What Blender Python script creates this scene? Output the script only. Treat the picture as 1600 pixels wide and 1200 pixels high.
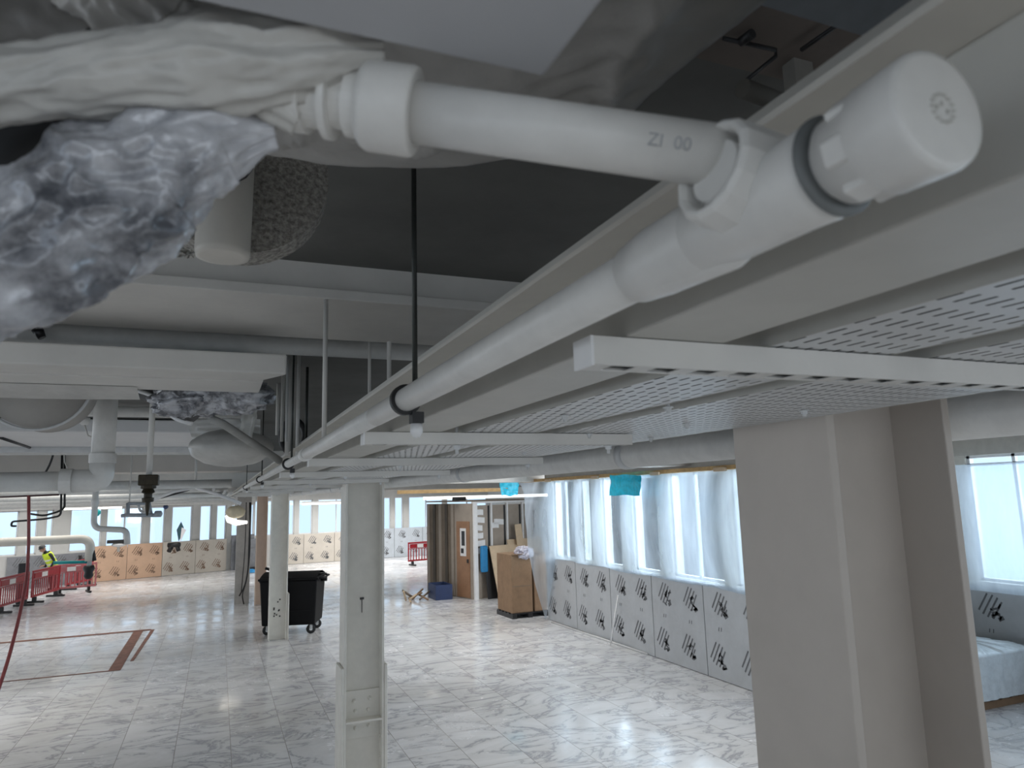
import bpy, bmesh, math, random
from mathutils import Vector, Matrix, noise
S = bpy.context.scene
for o in list(bpy.data.objects): bpy.data.objects.remove(o)
COL = S.collection
random.seed(7)
PI = math.pi
H = 2.95                                    # camera height above the floor
# ------------------------------------------------------------------ camera
F = 1106.12
RM = Matrix(((0.92481482, -0.0342524, -0.37887243), (-0.37948874, -0.15262047, -0.91252139), (-0.02656764, 0.98769113, -0.15414408)))
cam = bpy.data.cameras.new('camera'); camo = bpy.data.objects.new('camera', cam); COL.objects.link(camo)
camo.matrix_world = Matrix.Translation((0, 0, H)) @ RM.to_4x4()
cam.sensor_fit = 'HORIZONTAL'; cam.sensor_width = 36; cam.lens = F / 1600 * 36
cam.clip_start = .01; cam.clip_end = 400
cam.dof.use_dof = True; cam.dof.focus_distance = 3.0; cam.dof.aperture_fstop = 11
S.camera = camo
# ------------------------------------------------------------------ view + daylight
S.view_settings.view_transform = 'Standard'; S.view_settings.look = 'None'
S.view_settings.gamma = 1; S.view_settings.use_curve_mapping = False
S.view_settings.exposure = 0.0
W = bpy.data.worlds.new('sky'); S.world = W; W.use_nodes = True
nt = W.node_tree; nt.nodes.clear()
tc = nt.nodes.new('ShaderNodeTexCoord'); sp = nt.nodes.new('ShaderNodeSeparateXYZ'); cr = nt.nodes.new('ShaderNodeValToRGB')
bg = nt.nodes.new('ShaderNodeBackground'); wo = nt.nodes.new('ShaderNodeOutputWorld')
nt.links.new(tc.outputs['Generated'], sp.inputs[0]); nt.links.new(sp.outputs[2], cr.inputs[0])
cr.color_ramp.elements[0].position = 0.0; cr.color_ramp.elements[0].color = (.62, .74, .88, 1)
cr.color_ramp.elements[1].position = .5; cr.color_ramp.elements[1].color = (.85, .92, 1, 1)
nt.links.new(cr.outputs[0], bg.inputs[0]); bg.inputs[1].default_value = 1.6
nt.links.new(bg.outputs[0], wo.inputs[0])
def area(name, loc, rot, sx, sy, power, colr=(1, 1, 1)):
    l = bpy.data.lights.new(name, 'AREA'); l.shape = 'RECTANGLE'; l.size = sx; l.size_y = sy; l.energy = power; l.color = colr
    o = bpy.data.objects.new(name, l); COL.objects.link(o); o.location = loc; o.rotation_euler = rot
    return o
# daylight by the right-hand windows; left and rear lamps added as unseen fill
area('daylight_right', (9.2, 12.2, 3.0), (0, math.radians(82), 0), 2.6, 7.5, 560, (.92, .96, 1))
area('daylight_side', (12.3, 4.0, 2.9), (0, math.radians(84), 0), 2.4, 9.0, 380, (.92, .96, 1))
area('fill_left', (-13.5, 14.0, 2.4), (0, math.radians(-90), 0), 3.0, 26, 260, (1, .95, .88))
area('fill_rear', (1.0, -6.5, 1.9), (math.radians(90), 0, 0), 14, 2.6, 75, (1, .96, .90))
# unseen area lights added under the ceiling to brighten the floor
for lx, ly, sx, sy, pw in ((4.9, 5.5, 3.6, 9, 120), (4.9, 16, 3.6, 9, 210), (-3.6, 12.5, 5, 3.0, 105), (-3.6, 20, 6, 5, 140), (5.5, 29, 8, 5, 300), (-4.0, 29.5, 7, 4, 240), (7, 33.6, 9, 2.4, 330), (-2.6, 4.5, 2.6, .9, 35), (4.5, -2, 4, 3, 50), (-3, -2, 4, 3, 40)):
    l_ = area('added_downlight', (lx, ly, H + .64), (0, 0, 0), sx, sy, pw, (1, .98, .95)); l_.data.spread = math.radians(130)

# ------------------------------------------------------------------ maths helpers
CAM = Vector((0, 0, H))
def ray(px, py): return RM @ Vector((px - 800, 600 - py, -F))
def on_z(px, py, z): d = ray(px, py); return CAM + d * ((z - H) / d.z)
def on_x(px, py, x): d = ray(px, py); return CAM + d * (x / d.x)
def on_y(px, py, y): d = ray(px, py); return CAM + d * (y / d.y)
def at(px, py, dep): return CAM + ray(px, py) * (dep / F)
def V(*a): return Vector(a)

# ------------------------------------------------------------------ materials
MATS = {}
def mat(name, col, rough=.6, metal=0, scale=0, amt=.12, bump=0, bscale=None, col2=None, spec=.5, alpha=None):
    if name in MATS: return MATS[name]
    m = bpy.data.materials.new(name); m.use_nodes = True; n = m.node_tree; b = n.nodes['Principled BSDF']
    b.inputs['Base Color'].default_value = (*col, 1); b.inputs['Roughness'].default_value = rough; b.inputs['Metallic'].default_value = metal
    b.inputs['Specular IOR Level'].default_value = spec
    t = n.nodes.new('ShaderNodeTexCoord')
    if scale:
        nz = n.nodes.new('ShaderNodeTexNoise'); nz.inputs['Scale'].default_value = scale; nz.inputs['Detail'].default_value = 6; nz.inputs['Roughness'].default_value = .65
        n.links.new(t.outputs['Object'], nz.inputs['Vector'])
        r = n.nodes.new('ShaderNodeValToRGB'); c2 = col2 or tuple(c * (1 - amt * 2) for c in col)
        r.color_ramp.elements[0].position = .32; r.color_ramp.elements[0].color = (*c2, 1)
        r.color_ramp.elements[1].position = .62; r.color_ramp.elements[1].color = (*col, 1)
        n.links.new(nz.outputs['Fac'], r.inputs[0]); n.links.new(r.outputs[0], b.inputs['Base Color'])
    if bump:
        nb = n.nodes.new('ShaderNodeTexNoise'); nb.inputs['Scale'].default_value = bscale or 60; nb.inputs['Detail'].default_value = 5
        n.links.new(t.outputs['Object'], nb.inputs['Vector'])
        bp = n.nodes.new('ShaderNodeBump'); bp.inputs['Strength'].default_value = bump; bp.inputs['Distance'].default_value = .01
        n.links.new(nb.outputs['Fac'], bp.inputs['Height']); n.links.new(bp.outputs[0], b.inputs['Normal'])
    if alpha is not None: b.inputs['Alpha'].default_value = alpha
    MATS[name] = m; return m
paint = mat('grey_white_paint', (.67, .655, .62), .55, scale=3, amt=.05, bump=.05, bscale=90)
pipew = mat('white_pipe_plastic', (.73, .72, .69), .38, scale=14, amt=.06, bump=.04, bscale=40)
warm = mat('cream_column_paint', (.66, .63, .57), .5, scale=5, amt=.06, bump=.06, bscale=50)
galv = mat('painted_galvanised_steel', (.60, .61, .61), .42, scale=20, amt=.05)
trayside = mat('grey_tray_paint', (.53, .52, .48), .5, scale=8, amt=.05)
slab = mat('dark_ceiling_paint', (.17, .17, .16), .85, scale=2.2, amt=.12, bump=.1, bscale=30)
beamp = mat('beam_paint', (.70, .68, .64), .6, scale=4, amt=.06, bump=.05, bscale=40)
black = mat('black_rubber', (.012, .012, .013), .5, scale=20, amt=.1)
blackp = mat('black_plastic', (.018, .018, .02), .42, scale=8, amt=.1)
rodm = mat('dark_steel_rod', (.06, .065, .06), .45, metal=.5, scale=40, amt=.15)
boxd = mat('duct_board_paint', (.50, .51, .53), .6, scale=3, amt=.03)
wrapm = mat('wrinkled_grey_wrap', (.40, .39, .37), .42, scale=6, amt=.08, bump=.25, bscale=30)
foil = mat('silver_plastic_wrap', (.54, .55, .58), .22, metal=.1, scale=16, col2=(.10, .105, .12), bump=.3, bscale=45, spec=.8)  # dark patches paint in crease shade, and dark insulation through the plastic
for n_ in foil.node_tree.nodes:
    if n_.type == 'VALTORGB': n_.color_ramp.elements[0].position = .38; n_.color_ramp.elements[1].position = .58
whitewrap = mat('milky_plastic_wrap', (.55, .54, .51), .35, scale=7, amt=.12, bump=.3, bscale=15)
speck = mat('speckled_mineral_wool', (.46, .44, .40), .9, scale=130, col2=(.14, .13, .12), bump=.6, bscale=110)
red = mat('red_barrier_plastic', (.34, .012, .022), .42, scale=9, amt=.1)
whitep = mat('white_plastic', (.78, .78, .78), .4, scale=9, amt=.04)
redhose = mat('dusty_red_hose', (.30, .07, .07), .5, scale=20, amt=.15)
card = mat('brown_cardboard', (.27, .17, .10), .8, scale=6, amt=.1, bump=.1)
cardl = mat('cream_board', (.62, .48, .33), .75, scale=5, amt=.07)
paint_far = mat('far_wall_paint', (.60, .60, .58), .7, scale=1.2, amt=.06)
hutbrown = mat('brown_hoarding', (.20, .16, .12), .7, scale=4, amt=.12)
hutgrey = mat('grey_brown_plasterboard', (.36, .31, .26), .75, scale=3, amt=.08)
doorw = mat('orange_brown_door', (.33, .18, .10), .55, scale=3, amt=.12)
wood = mat('raw_timber', (.55, .36, .16), .7, scale=10, amt=.15)
navy = mat('navy_plastic', (.02, .04, .12), .5, scale=9, amt=.1)
bluep = mat('bright_blue_plastic', (.01, .20, .45), .5, scale=9, amt=.1)
teal = mat('teal_plastic', (.0, .33, .34), .45, scale=9, amt=.1)
cyan = mat('cyan_film', (.01, .60, .85), .45, scale=14, amt=.15, bump=.3, bscale=20)
hivis = mat('hi_vis_yellow', (.62, .80, .03), .6, scale=9, amt=.05)
silverst = mat('reflective_silver', (.7, .7, .68), .3, scale=9, amt=.03)
cloth = mat('black_cloth', (.015, .016, .018), .8, scale=9, amt=.1)
skin = mat('skin', (.45, .27, .19), .5, scale=12, amt=.05)
brass = mat('dirty_brass', (.04, .03, .014), .5, metal=.4, scale=30, amt=.3)
ink = mat('grey_print_ink', (.15, .155, .165), .6, scale=30, amt=.2)
brownink = mat('brown_print_ink', (.30, .19, .13), .6, scale=30, amt=.2)
alub = mat('silver_foil_board', (.47, .49, .51), .38, metal=.15, scale=2.5, amt=.06)
peachb = mat('peach_foil_board', (.72, .48, .33), .5, scale=1.5, amt=.07)
paleb = mat('pale_foil_board', (.62, .57, .50), .5, scale=1.5, amt=.06)
darkb = mat('dark_grey_board', (.24, .25, .27), .6, scale=3, amt=.15)
blueb = mat('pale_blue_board', (.52, .57, .62), .5, scale=2.5, amt=.06)
rust = mat('rusty_recess', (.20, .09, .065), .75, scale=7, amt=.25)
bulbm = bpy.data.materials.new('lit_lamp'); bulbm.use_nodes = True
e = bulbm.node_tree.nodes['Principled BSDF']; e.inputs['Emission Color'].default_value = (1, .95, .85, 1); e.inputs['Emission Strength'].default_value = 2

def floor_mat():
    m = bpy.data.materials.new('marble_tiles'); m.use_nodes = True; n = m.node_tree; b = n.nodes['Principled BSDF']; L = n.links
    t = n.nodes.new('ShaderNodeTexCoord')
    def N(tp, **k):
        x = n.nodes.new(tp)
        for a, v in k.items(): x.inputs[a].default_value = v
        return x
    mp = N('ShaderNodeMapping'); mp.inputs['Scale'].default_value = (.55, 1.15, 1); mp.inputs['Rotation'].default_value = (0, 0, .25)
    L.new(t.outputs['Object'], mp.inputs[0])
    # per-tile random offset so veins break at the joints
    br = n.nodes.new('ShaderNodeTexBrick'); br.offset = .5; br.inputs['Scale'].default_value = 1; br.inputs['Brick Width'].default_value = 1.25; br.inputs['Row Height'].default_value = .625
    br.inputs['Mortar Size'].default_value = .0045; br.inputs['Mortar Smooth'].default_value = .2; br.inputs['Bias'].default_value = 0
    br.inputs['Color1'].default_value = (0, 0, 0, 1); br.inputs['Color2'].default_value = (1, 1, 1, 1); br.inputs['Mortar'].default_value = (.5, .5, .5, 1)
    m2 = N('ShaderNodeMapping'); m2.inputs['Rotation'].default_value = (0, 0, PI / 2); L.new(t.outputs['Object'], m2.inputs[0]); L.new(m2.outputs[0], br.inputs['Vector'])
    ad = n.nodes.new('ShaderNodeVectorMath'); ad.operation = 'MULTIPLY_ADD'; ad.inputs[1].default_value = (7, 3, 5)
    L.new(br.outputs['Color'], ad.inputs[0]); L.new(mp.outputs[0], ad.inputs[2])
    v = N('ShaderNodeTexNoise', Scale=1.5, Detail=8, Roughness=.62, Distortion=1.1); L.new(ad.outputs[0], v.inputs['Vector'])
    s1 = n.nodes.new('ShaderNodeMath'); s1.operation = 'SUBTRACT'; s1.inputs[1].default_value = .5; L.new(v.outputs['Fac'], s1.inputs[0])
    s2 = n.nodes.new('ShaderNodeMath'); s2.operation = 'ABSOLUTE'; L.new(s1.outputs[0], s2.inputs[0])
    vr = n.nodes.new('ShaderNodeValToRGB'); vr.color_ramp.elements[0].position = 0; vr.color_ramp.elements[0].color = (.36, .37, .40, 1)
    vr.color_ramp.elements[1].position = .03; vr.color_ramp.elements[1].color = (.60, .61, .63, 1)
    x = vr.color_ramp.elements.new(.15); x.color = (.67, .68, .70, 1); L.new(s2.outputs[0], vr.inputs[0])
    # dust and dirt
    d = N('ShaderNodeTexNoise', Scale=.35, Detail=5, Roughness=.6); L.new(t.outputs['Object'], d.inputs['Vector'])
    dr = n.nodes.new('ShaderNodeValToRGB'); dr.color_ramp.elements[0].position = .35; dr.color_ramp.elements[0].color = (.84, .82, .79, 1); dr.color_ramp.elements[1].position = .6; dr.color_ramp.elements[1].color = (1, 1, 1, 1)
    L.new(d.outputs['Fac'], dr.inputs[0])
    mx = n.nodes.new('ShaderNodeMixRGB'); mx.blend_type = 'MULTIPLY'; mx.inputs[0].default_value = 1; L.new(vr.outputs[0], mx.inputs[1]); L.new(dr.outputs[0], mx.inputs[2])
    mo = n.nodes.new('ShaderNodeMixRGB'); mo.inputs[2].default_value = (.30, .29, .28, 1); L.new(br.outputs['Fac'], mo.inputs[0]); L.new(mx.outputs[0], mo.inputs[1])
    L.new(mo.outputs[0], b.inputs['Base Color'])
    rr = N('ShaderNodeTexNoise', Scale=.9, Detail=6, Roughness=.7); L.new(t.outputs['Object'], rr.inputs['Vector'])
    mr = n.nodes.new('ShaderNodeMapRange'); mr.inputs[1].default_value = .35; mr.inputs[2].default_value = .65; mr.inputs[3].default_value = .07; mr.inputs[4].default_value = .32
    L.new(rr.outputs['Fac'], mr.inputs[0]); L.new(mr.outputs[0], b.inputs['Roughness'])
    bp = N('ShaderNodeBump', Strength=.12, Distance=.01); L.new(rr.outputs['Fac'], bp.inputs['Height']); L.new(bp.outputs[0], b.inputs['Normal'])
    return m
def sheet_mat(name, col, trans):
    m = bpy.data.materials.new(name); m.use_nodes = True; n = m.node_tree; L = n.links; n.nodes.clear()
    o = n.nodes.new('ShaderNodeOutputMaterial'); tr = n.nodes.new('ShaderNodeBsdfTransparent'); tl = n.nodes.new('ShaderNodeBsdfTranslucent')
    df = n.nodes.new('ShaderNodeBsdfDiffuse'); gl = n.nodes.new('ShaderNodeBsdfGlossy'); gl.inputs['Roughness'].default_value = .25
    tl.inputs[0].default_value = (*col, 1); df.inputs[0].default_value = (*col, 1); tr.inputs[0].default_value = (*[min(1, c * 1.05) for c in col], 1)
    a = n.nodes.new('ShaderNodeMixShader'); a.inputs[0].default_value = .4; L.new(tl.outputs[0], a.inputs[1]); L.new(df.outputs[0], a.inputs[2])
    b = n.nodes.new('ShaderNodeMixShader'); b.inputs[0].default_value = .1; L.new(a.outputs[0], b.inputs[1]); L.new(gl.outputs[0], b.inputs[2])
    t = n.nodes.new('ShaderNodeTexCoord'); nz = n.nodes.new('ShaderNodeTexNoise'); nz.inputs['Scale'].default_value = 1.3; nz.inputs['Detail'].default_value = 6
    mp = n.nodes.new('ShaderNodeMapping'); mp.inputs['Scale'].default_value = (1, 2.2, .5); L.new(t.outputs['Object'], mp.inputs[0]); L.new(mp.outputs[0], nz.inputs['Vector'])
    mr = n.nodes.new('ShaderNodeMapRange'); mr.inputs[1].default_value = .3; mr.inputs[2].default_value = .7; mr.inputs[3].default_value = trans - .12; mr.inputs[4].default_value = trans + .12
    L.new(nz.outputs['Fac'], mr.inputs[0])
    c = n.nodes.new('ShaderNodeMixShader'); L.new(mr.outputs[0], c.inputs[0]); L.new(b.outputs[0], c.inputs[1]); L.new(tr.outputs[0], c.inputs[2])
    L.new(c.outputs[0], o.inputs[0]); return m
def glass_mat():
    m = bpy.data.materials.new('window_glass'); m.use_nodes = True; n = m.node_tree; L = n.links; n.nodes.clear()
    o = n.nodes.new('ShaderNodeOutputMaterial'); tr = n.nodes.new('ShaderNodeBsdfTransparent'); gl = n.nodes.new('ShaderNodeBsdfGlossy'); gl.inputs['Roughness'].default_value = .03
    tr.inputs[0].default_value = (.90, .96, 1, 1)
    c = n.nodes.new('ShaderNodeMixShader'); c.inputs[0].default_value = .06; L.new(tr.outputs[0], c.inputs[1]); L.new(gl.outputs[0], c.inputs[2]); L.new(c.outputs[0], o.inputs[0]); return m
def perf_mat():
    # perforated tray: slots 24 x 5 mm in staggered rows, cut through with alpha
    m = bpy.data.materials.new('perforated_tray_steel'); m.use_nodes = True; n = m.node_tree; L = n.links; b = n.nodes['Principled BSDF']
    b.inputs['Base Color'].default_value = (.60, .61, .61, 1); b.inputs['Roughness'].default_value = .42
    t = n.nodes.new('ShaderNodeTexCoord'); s = n.nodes.new('ShaderNodeSeparateXYZ'); L.new(t.outputs['Object'], s.inputs[0])
    def M(op, a, bb=None, c=None):
        x = n.nodes.new('ShaderNodeMath'); x.operation = op
        for i, v in enumerate((a, bb, c)):
            if v is None: continue
            if isinstance(v, (int, float)): x.inputs[i].default_value = v
            else: L.new(v, x.inputs[i])
        return x.outputs[0]
    PX, PY, LX, LY = .0096, .078, .0040, .022
    xs = M('DIVIDE', s.outputs[0], PX); row = M('FLOOR', xs); fx = M('FRACT', xs)
    par = M('MULTIPLY', M('PINGPONG', row, 1), .5)
    fy = M('FRACT', M('ADD', M('DIVIDE', s.outputs[1], PY), par))
    ax = M('LESS_THAN', M('ABSOLUTE', M('SUBTRACT', fx, .5)), LX / PX / 2)
    ay = M('LESS_THAN', M('ABSOLUTE', M('SUBTRACT', fy, .5)), LY / PY / 2)
    h = M('SUBTRACT', 1, M('MULTIPLY', ax, ay)); L.new(h, b.inputs['Alpha']); return m
floorm = floor_mat(); glass = glass_mat(); perf = perf_mat()
sheetm = sheet_mat('clear_polythene', (.80, .89, 1.0), .62)
bagm = sheet_mat('milky_polythene_bag', (.80, .80, .77), .25)

# ------------------------------------------------------------------ mesh helpers
class MB:
    def __init__(s): s.bm = bmesh.new(); s.mi = 0
    def face(s, vs):
        try: f = s.bm.faces.new(vs); f.material_index = s.mi; return f
        except ValueError: return None
    def box(s, x0, x1, y0, y1, z0, z1, M=None):
        v = [s.bm.verts.new((M @ Vector(p)) if M else p) for p in [(x0, y0, z0), (x1, y0, z0), (x1, y1, z0), (x0, y1, z0), (x0, y0, z1), (x1, y0, z1), (x1, y1, z1), (x0, y1, z1)]]
        for q in ((0, 3, 2, 1), (4, 5, 6, 7), (0, 1, 5, 4), (1, 2, 6, 5), (2, 3, 7, 6), (3, 0, 4, 7)): s.face([v[i] for i in q])
        return s
    def tube(s, pts, r, seg=14, cap=True, sm=True):
        pts = [Vector(p) for p in pts]; n = len(pts); rs = r if isinstance(r, (list, tuple)) else [r] * n
        t0 = (pts[1] - pts[0]).normalized(); up = Vector((0, 0, 1)) if abs(t0.z) < .9 else Vector((1, 0, 0))
        a = t0.cross(up).normalized(); rings = []; prev = t0
        for i, p in enumerate(pts):
            t = ((pts[min(i + 1, n - 1)] - pts[max(i - 1, 0)])); t = t.normalized() if t.length > 1e-9 else prev
            q = prev.rotation_difference(t); a = (q @ a); a = (a - t * a.dot(t)).normalized(); b = t.cross(a); prev = t
            rings.append([s.bm.verts.new(p + (a * math.cos(2 * PI * k / seg) + b * math.sin(2 * PI * k / seg)) * rs[i]) for k in range(seg)])
        for i in range(n - 1):
            for k in range(seg):
                f = s.face([rings[i][k], rings[i][(k + 1) % seg], rings[i + 1][(k + 1) % seg], rings[i + 1][k]])
                if f and sm: f.smooth = True
        if cap: s.face(rings[0][::-1]); s.face(rings[-1])
        return s
    def lathe(s, p0, p1, prof, seg=28, sm=True):
        # prof: list of (distance along axis, radius)
        p0 = Vector(p0); t = (Vector(p1) - p0).normalized()
        up = Vector((0, 0, 1)) if abs(t.z) < .9 else Vector((1, 0, 0)); a = t.cross(up).normalized(); b = t.cross(a); rings = []
        for d, r in prof: rings.append([s.bm.verts.new(p0 + t * d + (a * math.cos(2 * PI * k / seg) + b * math.sin(2 * PI * k / seg)) * max(r, 1e-5)) for k in range(seg)])
        for i in range(len(prof) - 1):
            for k in range(seg):
                f = s.face([rings[i][k], rings[i][(k + 1) % seg], rings[i + 1][(k + 1) % seg], rings[i + 1][k]])
                if f and sm: f.smooth = True
        s.face(rings[0][::-1]); s.face(rings[-1]); return s
    def prism(s, pts, d):
        # polygon pts extruded by vector d
        d = Vector(d); a = [s.bm.verts.new(p) for p in pts]; b = [s.bm.verts.new(Vector(p) + d) for p in pts]; n = len(pts)
        s.face(a); s.face(b[::-1])
        for i in range(n): s.face([a[i], b[i], b[(i + 1) % n], a[(i + 1) % n]])
        return s
    def quad(s, *p): s.face([s.bm.verts.new(q) for q in p]); return s
    def grid(s, fn, nu, nv, sm=True):
        g = [[s.bm.verts.new(fn(i / nu, j / nv)) for j in range(nv + 1)] for i in range(nu + 1)]
        for i in range(nu):
            for j in range(nv):
                f = s.face([g[i][j], g[i + 1][j], g[i + 1][j + 1], g[i][j + 1]])
                if f: f.smooth = sm
        return s
    def build(s, name, mats, parent=None, bevel=0, loc=None, fix=True):
        if fix: bmesh.ops.recalc_face_normals(s.bm, faces=s.bm.faces)
        if parent is None and loc is None:
            xs = [v.co for v in s.bm.verts]; loc = Vector((sum(v.x for v in xs) / len(xs), sum(v.y for v in xs) / len(xs), min(v.z for v in xs)))
        base = Vector(loc) if loc is not None else Vector((0, 0, 0))
        if parent is not None: base = Vector(parent.matrix_world.translation) if loc is None else base
        me = bpy.data.meshes.new(name); bmesh.ops.translate(s.bm, verts=s.bm.verts, vec=-base); s.bm.to_mesh(me); s.bm.free()
        for m in (mats if isinstance(mats, (list, tuple)) else [mats]): me.materials.append(m)
        o = bpy.data.objects.new(name, me); COL.objects.link(o)
        o.matrix_world = Matrix.Translation(base)
        if parent is not None:
            o.parent = parent; o.matrix_parent_inverse = Matrix.Identity(4); o.matrix_basis = Matrix.Identity(4)
            o.matrix_world = Matrix.Translation(base)
        if bevel:
            b = o.modifiers.new('bevel', 'BEVEL'); b.width = bevel; b.segments = 2; b.limit_method = 'ANGLE'
        return o
def tag(o, label, cat, group=None):
    o['label'] = label; o['category'] = cat
    if group: o['group'] = group
    return o
def thing(name, loc, label, cat, group=None):
    o = bpy.data.objects.new(name, None); o.empty_display_size = .1; COL.objects.link(o); o.matrix_world = Matrix.Translation(Vector(loc))
    return tag(o, label, cat, group)
def part(mb, name, mats, parent, bevel=0):
    # meshes are given in world coordinates; parts are stored relative to the thing's base
    w = Vector((0, 0, 0)); p = parent
    while p is not None: w = w + p.matrix_basis.translation; p = p.parent
    bmesh.ops.recalc_face_normals(mb.bm, faces=mb.bm.faces)
    bmesh.ops.translate(mb.bm, verts=mb.bm.verts, vec=-w)
    me = bpy.data.meshes.new(name); mb.bm.to_mesh(me); mb.bm.free()
    for m in (mats if isinstance(mats, (list, tuple)) else [mats]): me.materials.append(m)
    o = bpy.data.objects.new(name, me); COL.objects.link(o); o.parent = parent
    if bevel:
        b = o.modifiers.new('bevel', 'BEVEL'); b.width = bevel; b.segments = 2; b.limit_method = 'ANGLE'
    return o
def solo(mb, name, mats, label, cat, group=None, bevel=0):
    return tag(mb.build(name, mats, None, bevel), label, cat, group)
def struct(mb, name, mats, parent=None):
    o = mb.build(name, mats) if parent is None else part(mb, name, mats, parent)
    if parent is None: o['kind'] = 'structure'
    return o
def fillet(pts, r, n=6):
    pts = [Vector(p) for p in pts]; out = [pts[0]]
    for i in range(1, len(pts) - 1):
        a = (pts[i - 1] - pts[i]); b = (pts[i + 1] - pts[i]); rr = min(r, a.length * .45, b.length * .45)
        p, q = pts[i] + a.normalized() * rr, pts[i] + b.normalized() * rr
        for k in range(n + 1):
            t = k / n; out.append(p * (1 - t) ** 2 + pts[i] * 2 * t * (1 - t) + q * t * t)
    out.append(pts[-1]); return out
ORD = ['nearest', 'second', 'third', 'fourth', 'fifth', 'sixth', 'seventh', 'eighth', 'ninth', 'tenth', 'eleventh', 'twelfth']

# ================================================================== THE SETTING
CZ = H + .66
XW, XE, YE = 7.4, 10.9, 15.9
struct(MB().box(-16, 14, -8, 40, -.2, 0), 'floor', floorm)
struct(MB().box(-16, 14, -8, 40, CZ, CZ + .3), 'ceiling', slab)
# right wall: sill, lintel and piers, with window openings between
WZ0, WZ1 = 1.46, 3.24
mb = MB(); mb.box(XW, XW + .35, 8.3, YE, 0, WZ0); mb.box(XW, XW + .35, 8.3, YE, WZ1, CZ)
posts = [(8.3, 8.5), (9.15, 9.42), (10.8, 11.2), (12.05, 12.5), (13.25, 13.7), (14.2, 14.5), (15.6, YE)]
for a, b in posts: mb.box(XW + .06, XW + .3, a, b, WZ0, WZ1)
struct(mb, 'wall_right', warm)
k = 0
for (a, b), (c, d) in zip(posts[:-1], posts[1:]):
    k += 1
    m = MB(); w = .04
    for y in (b, (b + c) / 2 - .02, c - w) if c - b > 1.0 else (b, c - w): m.box(XW + .12, XW + .18, y, y + w, WZ0, WZ1)
    for z in (WZ0, WZ1 - w): m.box(XW + .12, XW + .18, b, c, z, z + w)
    f = struct(m, 'window_%d' % k, whitep)
    part(MB().box(XW + .145, XW + .151, b + .03, c - .03, WZ0 + .03, WZ1 - .03), 'pane', glass, f)
# recessed side wall on the far right
mb = MB(); mb.box(XE, XE + .35, -3, 8.3, 0, 1.44); mb.box(XE, XE + .35, -3, 8.3, 3.36, CZ); mb.box(XW, XE + .35, 8.3, 8.55, 0, CZ)
for y in (7.75, 5.55, 3.3, 1.1, -1.1, -3): mb.box(XE + .1, XE + .3, y, y + .22, 1.44, 3.36)
struct(mb, 'wall_side', warm)
for y0, y1 in ((5.77, 7.75), (3.52, 5.55), (1.32, 3.3), (-.88, 1.1), (-2.78, -1.1)):
    k += 1; m = MB()
    for y in (y0, y0 + (y1 - y0) * .3, y0 + (y1 - y0) * .62, y1 - .05): m.box(XE + .14, XE + .2, y, y + .05, 1.44, 3.36)
    for z in (1.44, 3.20, 3.32): m.box(XE + .14, XE + .2, y0, y1, z, z + .04)
    f = struct(m, 'window_%d' % k, whitep); part(MB().box(XE + .165, XE + .171, y0 + .02, y1 - .02, 1.46, 3.34), 'pane', glass, f)
# far wall (right run at Y 35.9, left run slightly nearer and turned)
def wall_run(name, A, B, sill, head, postlist, frames, m, k0, mats=paint_far):
    # A, B floor points; posts as (t0, t1) in metres along the run
    A = Vector((*A, 0)); B = Vector((*B, 0)); L = (B - A).length; ang = math.atan2(B.y - A.y, B.x - A.x)
    M = Matrix.Translation(A) @ Matrix.Rotation(ang, 4, 'Z')
    mb = MB(); mb.box(0, L, 0, .3, 0, sill, M); mb.box(0, L, 0, .3, head, CZ, M)
    for a, b in postlist: mb.box(a, b, .05, .28, sill, head, M)
    struct(mb, name, mats)
    xs = [0] + [q for p in postlist for q in p] + [L]
    for i in range(0, len(xs), 2):
        a, b = xs[i], xs[i + 1]
        if b - a < .12: continue
        k0 += 1; mf = MB()
        for x in [a, b - .05] + ([(a + b) / 2 - .02] if b - a > 1.3 and frames else []): mf.box(x, x + .05, .12, .18, sill, head, M)
        for z in (sill, head - .05): mf.box(a, b, .12, .18, z, z + .05, M)
        f = struct(mf, 'window_%d' % k0, whitep)
        part(MB().box(a + .03, b - .03, .145, .151, sill + .03, head - .03, M), 'pane', glass, f)
    return M, L, k0
FA, FB = (1.6, 35.3), (13.5, 36.4)
MR, LR, k = wall_run('wall_far', FA, FB, 1.35, 2.98, [(1.8, 2.0), (2.65, 2.9), (4.7, 4.9), (6.55, 6.75), (7.2, 7.5), (9.4, 9.6)], True, None, k)
GA, GB = (-11.0, 30.3), (1.6, 34.7)
ML, LL, k = wall_run('wall_left', GA, GB, 1.2, 2.84, [(3.0, 3.3), (4.45, 4.7), (5.05, 5.3), (5.55, 6.1), (7.2, 7.35), (8.7, 8.95), (9.55, 9.8), (10.65, 10.95), (11.45, 11.65), (12.1, 12.3)], True, None, k)
struct(MB().box(13.5, 13.8, 16.2, 36.6, 0, CZ), 'wall_annex', paint_far)
struct(MB().box(-9, XE + .35, -7.2, -7, 0, 1.0).box(-9, XE + .35, -7.2, -7, 2.9, CZ), 'wall_rear', paint_far)
# rusty recess strips around an old floor opening
mb = MB()
mb.prism([(-9, 19.35, .003), (-1.36, 19.42, .003), (-1.36, 19.60, .003), (-9, 19.50, .003)], (0, 0, .004))
mb.prism([(-1.72, 15.15, .003), (-1.52, 15.15, .003), (-1.52, 19.45, .003), (-1.72, 19.45, .003)], (0, 0, .004))
mb.prism([(-1.44, 15.9, .003), (-1.38, 15.9, .003), (-1.28, 19.5, .003), (-1.36, 19.5, .003)], (0, 0, .004))
mb.prism([(-6, 15.22, .003), (-1.6, 15.15, .003), (-1.6, 15.21, .003), (-6, 15.28, .003)], (0, 0, .003))
struct(mb, 'trim_1', rust)

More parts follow.
